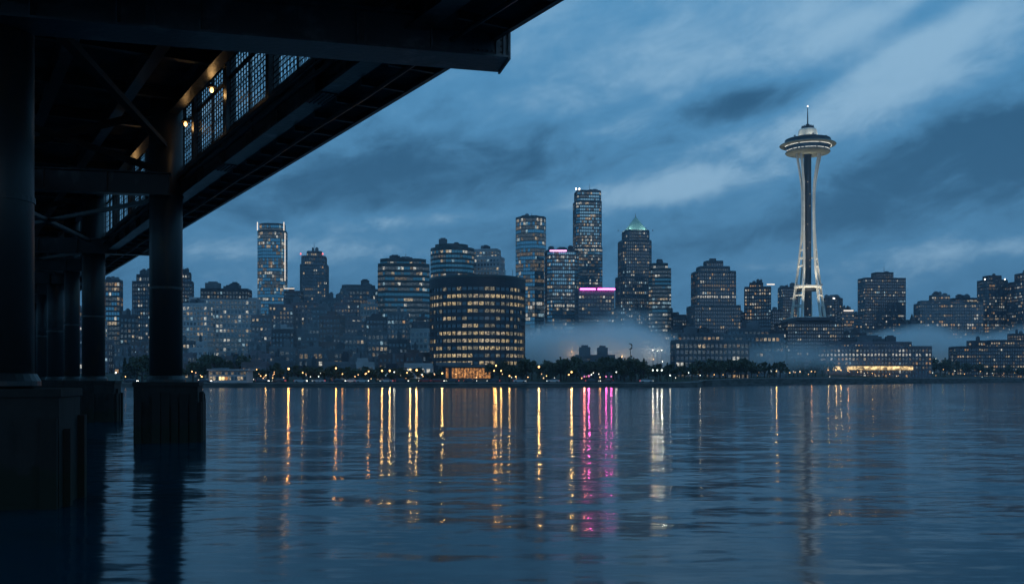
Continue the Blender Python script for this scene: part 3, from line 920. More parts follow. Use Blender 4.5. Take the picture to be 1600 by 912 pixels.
# --- the drum: round office building on the shore, every window a part of its own
DY = 452.0
dx, dr = X(746, DY), (X(820, DY) - X(672, DY)) / 2
gz = ground_z(dx, DY)
drum = empty('round_office_building', (dx, DY, gz), 'big round dark office building with ribbon windows lit yellow', 'building')
ztop = Z(440, DY)
zb0 = Z(573, DY)
MB().lathe([(dr - 0.35, gz - 1.5), (dr - 0.35, ztop - 0.6)], (dx, DY), 96).build('wall', 'glass_dark', drum)
NR = 11
fhh = (Z(449, DY) - Z(571, DY)) / NR
zr0 = Z(571, DY)
MB().lathe([(dr - 0.32, gz - 1.4), (dr + 0.25, gz - 1.4), (dr + 0.25, zr0), (dr - 0.32, zr0)], (dx, DY), 96).build('base_band', 'wall_navy', drum)
band_me = None
for s in range(NR + 1):
    z0 = zr0 + s * fhh - (0.52 * fhh if s else 0)
    zz0 = zr0 + (s - 0.46) * fhh if s else zr0 + 0.003
    z1 = zr0 + (s + 0.06) * fhh if s < NR else ztop
    if s == 0:
        continue
    MB().lathe([(dr - 0.33, zz0), (dr + 0.12, zz0), (dr + 0.12, z1), (dr - 0.33, z1)], (dx, DY), 96).build('floor_band', 'wall_navy', drum)
drum_roof = MB().lathe([(dr - 0.5, ztop + 0.003), (dr + 0.35, ztop + 0.003), (dr + 0.35, ztop + 1.1), (dr - 0.5, ztop + 1.1)], (dx, DY), 96).build('roof', 'wall_teal', drum)
rng = random.Random(9)
NW = 27
win_me = {}
for s in range(NR):
    z0, z1 = zr0 + (s + 0.08) * fhh, zr0 + (s + 0.52) * fhh
    rowp = (0.75, 0.8, 0.85, 0.5, 0.8, 0.35, 0.2, 0.45, 0.9, 0.9, 0.12)[s]
    on = True
    for j in range(NW):
        a0 = math.pi * 1.0 + math.pi * (j + 0.12) / NW
        a1 = math.pi * 1.0 + math.pi * (j + 0.88) / NW
        if rng.random() < 0.6:
            on = rng.random() < rowp * (0.55 if j < 6 else 1)
        matn = rng.choices(['lit_office', 'lit_office_low', 'lit_warm'], (5, 3, 2))[0] if on else ('lit_office_low' if rng.random() < 0.2 else 'glass_dark')
        rr = dr - 0.2
        m_ = MB()
        p = [(dx + rr * math.cos(a), DY + rr * math.sin(a)) for a in (a0, a1)]
        am = (a0 + a1) / 2
        m_.obox(((p[0][0] + p[1][0]) / 2, (p[0][1] + p[1][1]) / 2, (z0 + z1) / 2), ((p[1][0] - p[0][0]) / 2, (p[1][1] - p[0][1]) / 2, 0), (0.06 * math.cos(am), 0.06 * math.sin(am), 0), (0, 0, (z1 - z0) / 2))
        m_.build('window', matn, drum)
fins = MB()
for j in range(NW + 1):
    a = math.pi + math.pi * j / NW
    c_, s_ = math.cos(a), math.sin(a)
    fins.obox((dx + (dr - 0.02) * c_, DY + (dr - 0.02) * s_, (zr0 + ztop) / 2), (0.22 * c_, 0.22 * s_, 0), (-0.14 * s_, 0.14 * c_, 0), (0, 0, (ztop - zr0) / 2 - 0.1))
fins.build('mullions', 'wall_navy', drum, kind='stuff')
for k in range(9):
    a = rng.uniform(0, 6.28)
    q = rng.uniform(0.1, 0.75) * dr
    w = rng.uniform(1, 3)
    h = rng.uniform(1, 2.2)
    MB().box(dx + q * math.cos(a) - w, dx + q * math.cos(a) + w, DY + q * math.sin(a) - w * 0.7, DY + q * math.sin(a) + w * 0.7, ztop + 0.02, ztop + 1.1 + h).build('rooftop_unit', 'wall_grey', drum_roof)
for px in (712, 790, 801):
    MB().tube([(X(px, 440), 440, ztop + 0.5), (X(px, 440), 440, ztop + 4)], 0.12, 5).build('mast', 'metal_grey', drum_roof)

# glowing restaurant at the foot of the drum
RY = 405.0
rz = ground_z(X(730, RY), RY)
rest = empty('restaurant', (X(730, RY), RY, rz), 'glass fronted restaurant glowing orange at the foot of the drum', 'restaurant')
MB().box(X(690, RY), X(768, RY), RY, RY + 12, rz - 1, Z(573, RY)).build('wall', 'wall_dark', rest)
MB().box(X(686, RY), X(772, RY), RY - 1.8, RY + 12.5, Z(573, RY) + 0.003, Z(571, RY)).build('roof', 'wall_grey', rest)
for k in range(16):
    if k < 3 and k != 1:
        continue
    a, b = 692 + k * 4.7, 692 + (k + 1) * 4.7 - 0.7
    MB().box(X(a, RY), X(b, RY), RY - 0.12, RY - 0.01, Z(590.5, RY), Z(575, RY)).build('window_pane', 'lit_shop', rest)
for k in range(17):
    a = 691.6 + k * 4.7
    MB().box(X(a, RY) - 0.1, X(a, RY) + 0.1, RY - 0.3, RY - 0.005, rz - 0.5, Z(573, RY)).build('post', 'wall_navy', rest)
rl = bpy.data.lights.new('restaurant_glow', 'AREA')
rl.shape, rl.size, rl.size_y, rl.energy, rl.color = 'RECTANGLE', 15, 3, 14, (1.0, 0.45, 0.14)
rlo = bpy.data.objects.new('interior_light', rl)
COL.objects.link(rlo)
rlo.parent = rest
rlo.location = (0, -0.4, Z(582, RY) - rz)
rlo.rotation_euler = (R(90), 0, 0)
# low pale slab beside the drum (canopy)
can = empty('canopy', (X(700, 420), 420, ground_z(X(700, 420), 420)), 'low pale concrete canopy left of the glowing restaurant', 'canopy')
MB().box(X(682, 420), X(735, 420), 418, 428, Z(570.5, 420), Z(566, 420)).build('roof_slab', 'wall_grey', can)
for px in (686, 700, 716, 731):
    MB().box(X(px, 420) - 0.2, X(px, 420) + 0.2, 419, 419.4, 2, Z(570.5, 420) - 0.003).build('post', 'wall_grey', can)

# white pavilion on the promenade
PY = 350.0
pz = ground_z(X(357, PY), PY)
pav = empty('pavilion', (X(357, PY), PY, pz), 'low white pavilion with warm lit windows on the promenade', 'pavilion')
MB().box(X(326, PY), X(386, PY), PY, PY + 8, pz - 0.5, Z(578.5, PY)).build('wall', 'wall_pale', pav)
MB().box(X(324, PY), X(389, PY), PY - 0.8, PY + 8.6, Z(578.5, PY) + 0.003, Z(576.5, PY)).build('roof', 'wall_pale', pav)
MB().box(X(330, PY), X(352, PY), PY + 1, PY + 5, Z(576.5, PY) + 0.003, Z(574, PY)).build('rooftop_unit', 'wall_grey', pav)
rng = random.Random(3)
for k in range(12):
    a = 328 + k * 4.8
    MB().box(X(a, PY), X(a + 3.6, PY), PY - 0.1, PY - 0.01, Z(593.5, PY), Z(588, PY)).build('window', rng.choice(['lit_store', 'lit_warm', 'lit_shop', 'glass_dark']), pav)
    MB().box(X(a, PY), X(a + 3.6, PY), PY - 0.1, PY - 0.01, Z(585, PY), Z(581, PY)).build('window', rng.choice(['glass_dark', 'glass_dark', 'lit_dim']), pav)

# ------------------------------------------------------------------ observation tower
TY = 850.0
S = TY / F
tx = X(1262, TY)
def tz(py): return Z(py, TY)
podium = building('podium_block', 'dark podium block carrying the observation tower', TY - 14, [(1217, 1309, 504, 'rect', 0.7, 4, 0)], 'dark', 0.1, 'mixed', 50, clutter=0)
MB().prism([(X(1236, TY - 14) + 0, TY - 34), (X(1292, TY - 14), TY - 34), (X(1292, TY - 14), TY + 16), (X(1236, TY - 14), TY + 16)], tz(504) + 0.05, tz(499), 0).build('plinth', 'wall_navy', podium)
tb = tz(499) + 0.01
tower = empty('observation_tower', (tx, TY, tb), 'tall white observation tower with flying saucer top and thin mast', 'tower')
PR = [(498, 24, 11), (470, 20, 9.4), (447, 17.4, 8.0), (425, 14.8, 6.4), (401, 12.6, 4.6), (378, 11.0, 2.8), (361, 10.3, 1.6), (330, 9.8, 1.2), (300, 10.2, 1.5), (285, 11.4, 2.4), (265, 14.6, 3.4), (241, 19.2, 4.4)]
LEGA = (R(-90 - 60), R(-90 + 55), R(-90 + 175))
for a in LEGA:
    rd = Vector((math.cos(a), math.sin(a), 0))
    td = Vector((-math.sin(a), math.cos(a), 0))
    for sd in (-1, 1):
        m_ = MB()
        i0 = 0
        for py, r_, sp in PR:
            c_ = Vector((tx, TY, tz(py))) + rd * r_ * S + td * sd * sp * S
            wr, wt_ = 1.5 * S * (1.15 if py > 440 else 1.0), 1.15 * S
            m_.v.extend([c_ + rd * wr + td * wt_, c_ + rd * wr - td * wt_, c_ - rd * wr - td * wt_, c_ - rd * wr + td * wt_])
        for k in range(len(PR) - 1):
            for j in range(4):
                l = (j + 1) % 4
                m_.f.append((4 * k + j, 4 * k + 4 + j, 4 * k + 4 + l, 4 * k + l))
                m_.m.append(0)
        e = 4 * (len(PR) - 1)
        m_.f += [(0, 1, 2, 3), (e + 3, e + 2, e + 1, e)]
        m_.m += [0, 0]
        m_.build('leg', 'tower_paint', tower)
    for py, hh in ((478, 1.0), (462, 1.0), (416, 1.1), (404, 1.6), (391, 1.0)):
        r_ = next(p0[1] + (p1[1] - p0[1]) * (p0[0] - py) / (p0[0] - p1[0]) for p0, p1 in zip(PR, PR[1:]) if p0[0] >= py >= p1[0])
        sp = next(p0[2] + (p1[2] - p0[2]) * (p0[0] - py) / (p0[0] - p1[0]) for p0, p1 in zip(PR, PR[1:]) if p0[0] >= py >= p1[0])
        c_ = Vector((tx, TY, tz(py))) + rd * r_ * S
        m_ = MB()
        m_.obox(c_, rd * 0.8 * S, td * (sp - 1.1) * S, (0, 0, hh * S))
        m_.build('cross_beam', 'tower_paint', tower)
    c0, c1 = Vector((tx, TY, tz(403))) + rd * 12.2 * S, Vector((tx, TY, tz(403))) + rd * 5.5 * S
    MB().bar(c0, c1, 1.5 * S, 1.6 * S).build('cross_beam', 'tower_paint', tower)
# dark hexagonal core with a lift shaft rib, and the light rows on it
core = [(tx + 6.3 * S * math.cos(R(60 * k + 12)), TY + 6.3 * S * math.sin(R(60 * k + 12))) for k in range(6)]
co = MB().prism(core, tb, tz(238)).build('core', 'tower_dark', tower)
rng = random.Random(12)
for k in range(26):
    py = 492 - k * 9.4
    if rng.random() < 0.55:
        a = R(-90 + rng.choice((-18, 14)))
        q = Vector((tx + 6.0 * S * math.cos(a), TY + 6.0 * S * math.sin(a) - 0.25, tz(py)))
        MB().obox(q, (0.35, 0, 0), (0, 0.1, 0), (0, 0, 0.35)).build('core_window', 'lit_warm', co)
# lower ring level at the skyline deck
ringp = [(tx + 23.5 * S * math.cos(2 * math.pi * k / 24), TY + 23.5 * S * math.sin(2 * math.pi * k / 24)) for k in range(24)]
MB().lathe([(6.6 * S, tz(451)), (20.4 * S, tz(450.6)), (21 * S, tz(449.4)), (21 * S, tz(447.0)), (20.4 * S, tz(446.6)), (6.6 * S, tz(445.4))], (tx, TY), 48).build('lower_deck', 'tower_paint', tower)
MB().lathe([(10 * S, tz(454.5)), (16.5 * S, tz(454.5)), (17.5 * S, tz(451) - 0.02), (10 * S, tz(451) - 0.02)], (tx, TY), 40).build('deck_soffit', 'tower_dark', tower)
MB().lathe([(33 * S, tb + 0.01), (33 * S, tb + 1.2), (30 * S, tb + 1.6), (10 * S, tb + 1.7)], (tx, TY), 48).build('base_platform', 'tower_paint', tower)
# the saucer
sau = MB().lathe([(6.5 * S, tz(241.5)), (27 * S, tz(241.2)), (33 * S, tz(240)), (34.2 * S, tz(238.6)), (33.4 * S, tz(237.4)), (31 * S, tz(237.0))], (tx, TY), 72).build('saucer_dish', 'saucer_dimmed_paint', tower, smooth=False)
MB().lathe([(32.2 * S, tz(236.9)), (32.6 * S, tz(233)), (33.2 * S, tz(229.2)), (30 * S, tz(229.1))], (tx, TY), 72).build('window_band', 'glass_dark', tower)
rim = MB().lathe([(33.0 * S, tz(229.0)), (42.3 * S, tz(227.9)), (42.9 * S, tz(227.2)), (42.3 * S, tz(226.4)), (34 * S, tz(226.0))], (tx, TY), 72).build('rim_disc', 'saucer_dimmed_paint', tower)
MB().lathe([(33.5 * S, tz(225.9)), (34.2 * S, tz(225.2)), (34.2 * S, tz(220.6)), (33.2 * S, tz(220))], (tx, TY), 72).build('deck_band', 'tower_dark', tower)
MB().lathe([(33.6 * S, tz(219.9)), (34.8 * S, tz(219.6)), (34.6 * S, tz(218.8)), (26 * S, tz(216.5)), (16.5 * S, tz(213.6)), (15 * S, tz(213.2))], (tx, TY), 72).build('upper_roof', 'wall_teal', tower)
MB().lathe([(15.2 * S, tz(213.1)), (14.6 * S, tz(210)), (14 * S, tz(206.5)), (13.6 * S, tz(204)), (12.6 * S, tz(202.4)), (9.6 * S, tz(201.6))], (tx, TY), 48, ).build('lantern_dome', 'tower_paint', tower)
MB().lathe([(9.4 * S, tz(201.5)), (9.8 * S, tz(199)), (9.6 * S, tz(198.4)), (4 * S, tz(198)), (2.8 * S, tz(194.5)), (1.6 * S, tz(194))], (tx, TY), 24).build('turret', 'tower_dark', tower)
for k in range(10):
    a = 2 * math.pi * k / 10
    MB().box(tx + 8.6 * S * math.cos(a) - 0.4, tx + 8.6 * S * math.cos(a) + 0.4, TY + 8.6 * S * math.sin(a) - 0.4, TY + 8.6 * S * math.sin(a) + 0.4, tz(198.4), tz(197.0)).build('turret_block', 'tower_dark', tower)
mast = MB().tube([(tx, TY, tz(194)), (tx, TY, tz(182)), (tx, TY, tz(167))], [0.62, 0.5, 0.22], 8).build('mast', 'tower_dark', tower)
MB().lathe([(0.25, tz(167)), (0.55, tz(166.3)), (0.2, tz(165.4))], (tx, TY), 8).build('mast_lamp', 'beacon', mast)
for k in range(60):
    a = math.pi + math.pi * (k + 0.5) / 60
    for rr, py, prob, hw in ((33.0, 236.0, 0.75, 0.30), (34.4, 229.9, 0.0, 0.3), (35.6, 229.6, 0.85, 0.32)):
        if rng.random() < prob:
            MB().obox((tx + rr * S * math.cos(a), TY + rr * S * math.sin(a), tz(py)), (hw * math.sin(a), -hw * math.cos(a), 0), (0.08 * math.cos(a), 0.08 * math.sin(a), 0), (0, 0, 0.22)).build('saucer_lamp', 'saucer_light', tower)
for k in range(44):
    a = math.pi + math.pi * (k + 0.5) / 44
    MB().obox((tx + 33.0 * S * math.cos(a), TY + 33.0 * S * math.sin(a), (tz(229.2) + tz(236.9)) / 2), (0.13 * math.cos(a), 0.13 * math.sin(a), 0), (-0.1 * math.sin(a), 0.1 * math.cos(a), 0), (0, 0, (tz(229.3) - tz(236.8)) / 2)).build('mullion', 'tower_dark', tower)
# floodlights on the podium wash the legs and the saucer's underside
def flood(parent, pos, target, watts, size, col=(1.0, 0.90, 0.70), blend=0.6, soft=0.8):
    d = (Vector(target) - Vector(pos)).normalized()
    MB().obox(Vector(pos) - d * 0.6, (0.7, 0, 0), (0, 0.5, 0), (0, 0, 0.5)).build('floodlight', 'metal_grey', parent)
    ld = bpy.data.lights.new('flood', 'SPOT')
    ld.energy, ld.color, ld.spot_size, ld.spot_blend, ld.shadow_soft_size = watts, col, size, blend, soft
    lo = bpy.data.objects.new('flood_light', ld)
    COL.objects.link(lo)
    lo.parent = parent
    lo.location = Vector(pos) - ORIGIN[parent.name]
    lo.rotation_euler = d.to_track_quat('-Z', 'Y').to_euler()
for ang, rad_ in ((-150, 34), (-110, 34), (-70, 34), (-30, 34)):
    p = (tx + rad_ * S * math.cos(R(ang)) * 1.5, TY + rad_ * S * math.sin(R(ang)) * 1.5, tb + 1.5)
    flood(podium, p, (tx, TY, tz(400)), 48000, R(50))
    flood(podium, p, (tx, TY, tz(312)), 140000, R(17))
for ang in (-150, -110, -70, -30):
    p = (tx + 21.5 * S * math.cos(R(ang)), TY + 21.5 * S * math.sin(R(ang)), tz(444.5))
    flood(tower, p, (tx + 8 * S * math.cos(R(ang)), TY + 8 * S * math.sin(R(ang)), tz(318)), 24000, R(38))
for ang in (-150, -90, -30):
    p = (tx + 27 * S * math.cos(R(ang)), TY + 27 * S * math.sin(R(ang)), tz(215.2))
    flood(tower, p, (tx, TY, tz(206)), 2000, R(75), (1.0, 0.98, 0.8))

# ------------------------------------------------------------------ the viaduct overhead
TH = math.atan(900.0 / F)
UD, VD = Vector((-math.sin(TH), math.cos(TH), 0)), Vector((math.cos(TH), math.sin(TH), 0))
def V(u, v, h): return UD * u + VD * v + Vector((0, 0, CAMZ + h))
SK = R(13)                                              # the bents stand skewed to the deck
BD, BN = Vector((math.cos(SK), math.sin(SK), 0)), Vector((-math.sin(SK), math.cos(SK), 0))
via = empty('viaduct', (0, 0, 0), 'dark steel viaduct on thick round columns running overhead', 'bridge')
U0, U1 = 6.0, 372.0
def long_box(name, v0, v1, h0, h1, mat, u0=U0, u1=U1, parent=via):
    c = (V(u0, v0, h0) + V(u1, v1, h1)) / 2
    return MB().obox(c, UD * (u1 - u0) / 2, VD * (v1 - v0) / 2, (0, 0, (h1 - h0) / 2)).build(name, mat, parent)
def i_beam(name, p, q, depth, width, t, mat, side, stiff=0.0, ends=False):
    """plate girder along p-q; p, q are on the bottom line"""
    p, q = Vector(p), Vector(q)
    d = (q - p).normalized()
    L = (q - p).length
    z = Vector((0, 0, 1))
    mid = (p + q) / 2
    g = MB()
    g.obox(mid + z * depth / 2, d * L / 2, side * 0.03, z * (depth / 2 - t - 0.001))
    web = g.build(name, mat, via)
    MB().obox(mid + z * t / 2, d * (L / 2 + 0.05), side * width / 2, z * t / 2).build('bottom_flange', mat, web)
    MB().obox(mid + z * (depth - t / 2), d * (L / 2 + 0.05), side * width / 2, z * t / 2).build('top_flange', mat, web)
    if stiff:
        n = int(L / stiff)
        for k in range(n + 1):
            c = p + d * (0.06 + (L - 0.12) * k / n) + z * depth / 2
            for s_ in (-1, 1):
                MB().obox(c + side * s_ * (width * 0.24 + 0.03), d * 0.02, side * width * 0.22, z * (depth / 2 - t - 0.002)).build('stiffener', mat, web)
    return web
# decks
long_box('upper_deck', -7.0, 11.3, 14.0, 14.8, 'deck_concrete', 27, U1)
long_box('near_deck', -7.0, 11.25, 10.42, 10.9, 'deck_concrete', U0, 31.0)
long_box('near_deck_wall', 10.85, 11.2, 10.9, 14.9, 'deck_concrete', U0, 31.0)
# outer walkway slab and the ribs below it
long_box('walkway_slab', 11.35, 13.0, 9.24, 9.5, 'deck_concrete')
long_box('walkway_edge', 12.9, 13.05, 9.05, 9.62, 'girder_paint')
for k in range(92):
    u = U0 + 1 + 2.2 * k
    MB().obox(V(u, 12.1, 9.14), UD * 0.06, VD * 0.72, (0, 0, 0.098)).build('rib', 'steel', via)
# main girders and stringers
i_beam('main_girder', V(U0, 11, 9.2), V(U1, 11, 9.2), 1.2, 0.62, 0.05, 'girder_paint', VD, 4.2)
i_beam('main_girder', V(U0, 1.4, 9.2), V(U1, 1.4, 9.2), 1.2, 0.6, 0.05, 'girder_paint', VD, 8.0)
for v in (-4, 4.6, 7.8, 10.2):
    i_beam('stringer', V(24, v, 13.1), V(U1, v, 13.1), 0.88, 0.5, 0.04, 'girder_paint', VD)
for v in (-3.5, 3.2, 5.6, 8.2):
    i_beam('stringer', V(U0, v, 9.7), V(24, v, 9.7), 0.7, 0.4, 0.04, 'girder_paint', VD)
# upper cross beams
for k in range(30):
    u = 31 + 6.3 * k
    i_beam('floor_beam', V(u, -6.5, 13.45), V(u, 11.2, 13.45), 0.54, 0.35, 0.04, 'steel', UD)
for v, h, r_ in ((10.55, 9.75, 0.09), (10.5, 10.05, 0.06), (11.9, 9.0, 0.07)):
    MB().tube([V(u, v, h + 0.03 * math.sin(u)) for u in [U0 + 4 * k for k in range(56)]], r_, 7).build('service_pipe', 'steel', via)
for u in (19.0, 31.5, 44.0, 56.5):
    sp_ = MB().obox(V(u, 11, 9.182), UD * 0.7, VD * 0.29, (0, 0, 0.015)).build('splice_plate', 'girder_paint', via)
    for a_ in range(-4, 5):
        for b_ in (-0.22, -0.08, 0.08, 0.22):
            MB().lathe([(0.03, CAMZ + 9.135), (0.035, CAMZ + 9.15), (0.035, CAMZ + 9.166)], tuple((UD * (u + a_ * 0.15) + VD * (11 + b_)).xy), 6).build('bolt', 'steel', sp_)
# bents: column, footing, cross beam
def column(pos, rad, h1):
    x, y = pos
    c = MB().tube([(x, y, 2.9), (x, y, CAMZ + h1)], rad, 28).build('column', 'steel', via, smooth=False)
    for p in c.data.polygons:
        p.use_smooth = len(p.vertices) == 4
    MB().lathe([(rad + 0.003, 3.0), (rad + 0.16, 3.0), (rad + 0.16, 3.12), (rad + 0.06, 3.3), (rad + 0.003, 3.32)], pos, 28).build('base_collar', 'steel', c)
    for zc in (CAMZ + 4.4, CAMZ + 9.0):
        MB().lathe([(rad + 0.002, zc), (rad + 0.035, zc), (rad + 0.035, zc + 0.14), (rad + 0.002, zc + 0.14)], pos, 28).build('weld_band', 'steel', c)
    return c
def footing(pos, hw, hd, z1):
    c = Vector((pos[0], pos[1], 0)) + BN * 0.3 + BD * 0.12
    f = MB().obox(c + Vector((0, 0, (z1 - 2.2) / 2)), BD * hw, BN * hd, (0, 0, (z1 + 2.2) / 2)).build('footing', 'footing_concrete', via)
    n = 7
    rf = random.Random(int(pos[0] * 31))
    for k in range(n):
        if rf.random() < 0.25:
            continue
        top_, wf_ = rf.uniform(-0.55, 0.0), rf.uniform(0.6, 0.95)
        q = c + BD * (-hw + 2 * hw * (k + 0.5) / n) - BN * (hd + 0.09)
        MB().obox(q + Vector((0, 0, (z1 - 2.4 + top_) / 2)), BD * (hw / n * wf_), BN * 0.085, (0, 0, (z1 + 1.9 + top_) / 2)).build('fender_timber', 'timber', f)
        q = c + BN * (-hd + 2 * hd * (k + 0.5) / n) + BD * (hw + 0.09)
        MB().obox(q + Vector((0, 0, (z1 - 2.4 + top_) / 2)), BN * (hd / n * wf_), BD * 0.085, (0, 0, (z1 + 1.9 + top_) / 2)).build('fender_timber', 'timber', f)
    MB().obox(c + Vector((0, 0, z1 + 0.11)), BD * (hw + 0.05), BN * (hd + 0.05), (0, 0, 0.1)).build('footing_cap', 'footing_concrete', f)
    return f
row_r = [(50, 0.80), (73, 0.80), (84.5, 0.62), (96, 0.78), (107.5, 0.62), (119, 0.78)] + [(142 + 23 * k, 0.78) for k in range(9)]
def on_row(Y, v=10.0):
    """point of a column row at distance Y"""
    u = (Y - v * math.sin(TH)) / math.cos(TH)
    p = UD * u + VD * v
    return (p.x, p.y), u
bents = []
for Y, rad in row_r:
    p, u = on_row(Y)
    column(p, rad, 14.0)
    footing(p, 1.5 if rad > 0.7 else 1.2, 1.5 if rad > 0.7 else 1.2, 2.78)
    q = Vector((p[0], p[1], 0)) - BD * 10.2
    if Y < 150:
        column((q.x, q.y), rad, 14.0)
        footing((q.x, q.y), 1.5, 1.5, 2.78)
    right = 4.4 if abs(Y - 73) < 1 else (0.3 if Y < 60 else 2.5)
    a = Vector((p[0], p[1], CAMZ + 8.95)) - BD * 14
    b = Vector((p[0], p[1], CAMZ + 8.95)) + BD * right
    i_beam('cross_beam', a - BN * (rad + 0.25), b - BN * (rad + 0.25), 1.1, 0.62, 0.05, 'girder_paint', BN, 2.4)
    # sway bracing between the two columns of the bent
    if Y < 150 and rad > 0.7:
        MB().bar(Vector((p[0], p[1], CAMZ + 13.4)) - BN * 0.2, Vector((q.x, q.y, CAMZ + 10.2)) - BN * 0.2, 0.3, 0.3).build('sway_brace', 'brace_rust_dimmed', via)
        MB().bar(Vector((p[0], p[1], CAMZ + 10.2)) - BN * 0.55, Vector((q.x, q.y, CAMZ + 13.4)) - BN * 0.55, 0.3, 0.3).build('sway_brace', 'brace_rust_dimmed', via)
# the nearest bent: one column at the far left of the view and a long cantilever beam
np_ = (-12.9, 25.0)
column(np_, 0.82, 10.3)
footing(np_, 1.5, 1.3, 2.72)
A = Vector((-19.5, 23.1, CAMZ + 8.62))
E = Vector((-0.30, 27.45, CAMZ + 8.62))
nb = i_beam('cantilever_beam', A - BN * 1.2 + BN * 0.6, E, 1.02, 1.35, 0.06, 'worn_lit_paint', BN, 1.9)
ed = (E - A).normalized()
MB().obox(E + ed * 0.085 + Vector((0, 0, 0.49)), ed * 0.03, BN * 0.68, (0, 0, 0.54)).build('end_plate', 'worn_lit_paint', nb)
wp = E - ed * 4.6 - BN * 0.56 + Vector((0, 0, 0.51))
MB().obox(wp, ed * 4.62, BN * 0.02, (0, 0, 0.435)).build('web_plate', 'worn_lit_paint', nb)
for k in range(6):
    MB().obox(E - ed * (0.25 + 1.75 * k) - BN * 0.61 + Vector((0, 0, 0.51)), ed * 0.03, BN * 0.03, (0, 0, 0.43)).build('stiffener', 'worn_lit_paint', nb)
for a_ in range(7):                                   # bolts round the end of the beam
    for b_ in range(5):
        q = E - ed * (0.12 + 0.13 * a_) + Vector((0, 0, 0.16 + 0.165 * b_)) - BN * 0.59
        if a_ in (0, 6) or b_ in (0, 4):
            MB().obox(q, ed * 0.022, BN * 0.02, (0, 0, 0.022)).build('bolt', 'steel', nb)
E2 = E - BN * 6.5 + Vector((-1.6, 0, 0.95))
i_beam('cross_beam', A - BN * 7.0 + Vector((0, 0, 0.95)), E2, 0.8, 0.7, 0.05, 'girder_paint', BN, 2.4)
# lateral braces seen from below
MB().bar(Vector((-11.9, 25.3, CAMZ + 9.2)), Vector((*on_row(50)[0], CAMZ + 11.6)), 0.30, 0.22).build('lateral_brace', 'brace_rust_dimmed', via)
for u0, v0, u1, v1 in ((58, 1.6, 80, 10.6), (58, 10.6, 80, 1.6), (84, 1.6, 106, 10.6), (84, 10.6, 106, 1.6), (110, 1.6, 132, 10.6), (110, 10.6, 132, 1.6)):
    MB().bar(V(u0, v0, 9.9), V(u1, v1, 9.9), 0.3, 0.2).build('lateral_brace', 'steel', via)
# side screen: posts, rails, woven wire
POSTU = [31.0 + 6.3 * k for k in range(38)]
for k, u in enumerate(POSTU):
    MB().obox(V(u, 11.05, 12.2), UD * 0.22, VD * 0.2, (0, 0, 1.8)).build('screen_post', 'girder_paint', via)
    if k + 1 < len(POSTU) and k < 22:
        un = POSTU[k + 1]
        MB().obox(V(u + 3.15, 11.05, 12.2), UD * 0.045, VD * 0.045, (0, 0, 1.79)).build('screen_mullion', 'steel', via)
        MB().obox(V(u + 3.15, 11.05, 10.75), UD * 2.92, VD * 0.05, (0, 0, 0.05)).build('screen_rail', 'steel', via)
        MB().obox(V(u + 3.15, 11.05, 13.0), UD * 2.92, VD * 0.05, (0, 0, 0.05)).build('screen_rail', 'steel', via)
        w = MB()
        sp = 0.2 if k < 6 else 0.36
        rw = random.Random(k)
        n = int(5.8 / sp)
        for j in range(n + 1):
            uu = u + 0.24 + 5.82 * j / n
            w.obox(V(uu, 11.05 + 0.02 * (j % 2), 12.2), UD * 0.016, VD * 0.012, (0, 0, 1.78))
        nh = int(3.4 / sp)
        for j in range(nh + 1):
            h = 10.45 + 3.5 * j / nh
            w.bar(V(u + 0.23, 11.03, h + rw.uniform(-.03, .03)), V(un - 0.23, 11.03, h + rw.uniform(-.03, .03)), 0.024, 0.034)
        if k < 6:
            for j in range(int(5.8 / 0.42)):          # the slanting strands of the weave
                uu = u + 0.3 + 0.42 * j
                w.bar(V(uu, 11.07, 10.5), V(min(uu + 2.0, un - 0.25), 11.07, 10.5 + min(2.0, un - 0.25 - uu) * 1.7), 0.018, 0.018)
        w.build('wire_screen', 'wire', via, kind='stuff')
# caged lamps under the upper deck
def deck_lamp(px, py, v, label, watts):
    Yl = 1556.0 * v / (math.cos(TH) * (px + 100))
    u = (Yl - v * math.sin(TH)) / math.cos(TH)
    h = (HOR - py) / F * Yl
    p = V(u, v, h)
    root = empty('deck_lamp', p, label, 'lamp', 'lamps under the viaduct deck')
    MB().tube([p + Vector((0, 0, 0.18)), V(u, v, 13.44 if u > 30 else 13.9)], 0.035, 6).build('hanger', 'steel', root)
    MB().lathe([(0.05, p.z + 0.12), (0.20, p.z + 0.10), (0.22, p.z + 0.13), (0.10, p.z + 0.26), (0.05, p.z + 0.28)], (p.x, p.y), 14).build('shade', 'steel', root)
    MB().lathe([(0.03, p.z - 0.10), (0.07, p.z - 0.06), (0.085, p.z + 0.0), (0.06, p.z + 0.08), (0.04, p.z + 0.10)], (p.x, p.y), 12).build('bulb', 'lamp_warm', root)
    ld = bpy.data.lights.new('deck_lamp_light', 'POINT')
    ld.energy, ld.color, ld.shadow_soft_size = watts, (1.0, 0.58, 0.22), 0.13
    lo = bpy.data.objects.new('lamp_light', ld)
    COL.objects.link(lo)
    lo.parent = root
    lo.location = (0, 0, -0.16)
deck_lamp(331, 141, 10.62, 'bright caged lamp in the widest gap of the viaduct screen', 8)
deck_lamp(290, 194, 10.62, 'small lamp right beside the thick viaduct column top', 5)
deck_lamp(211, 275, 10.62, 'lamp glimpsed left of the thick column under the deck', 9)
deck_lamp(112, 380, 10.62, 'farthest tiny lamp under the viaduct deck', 9)

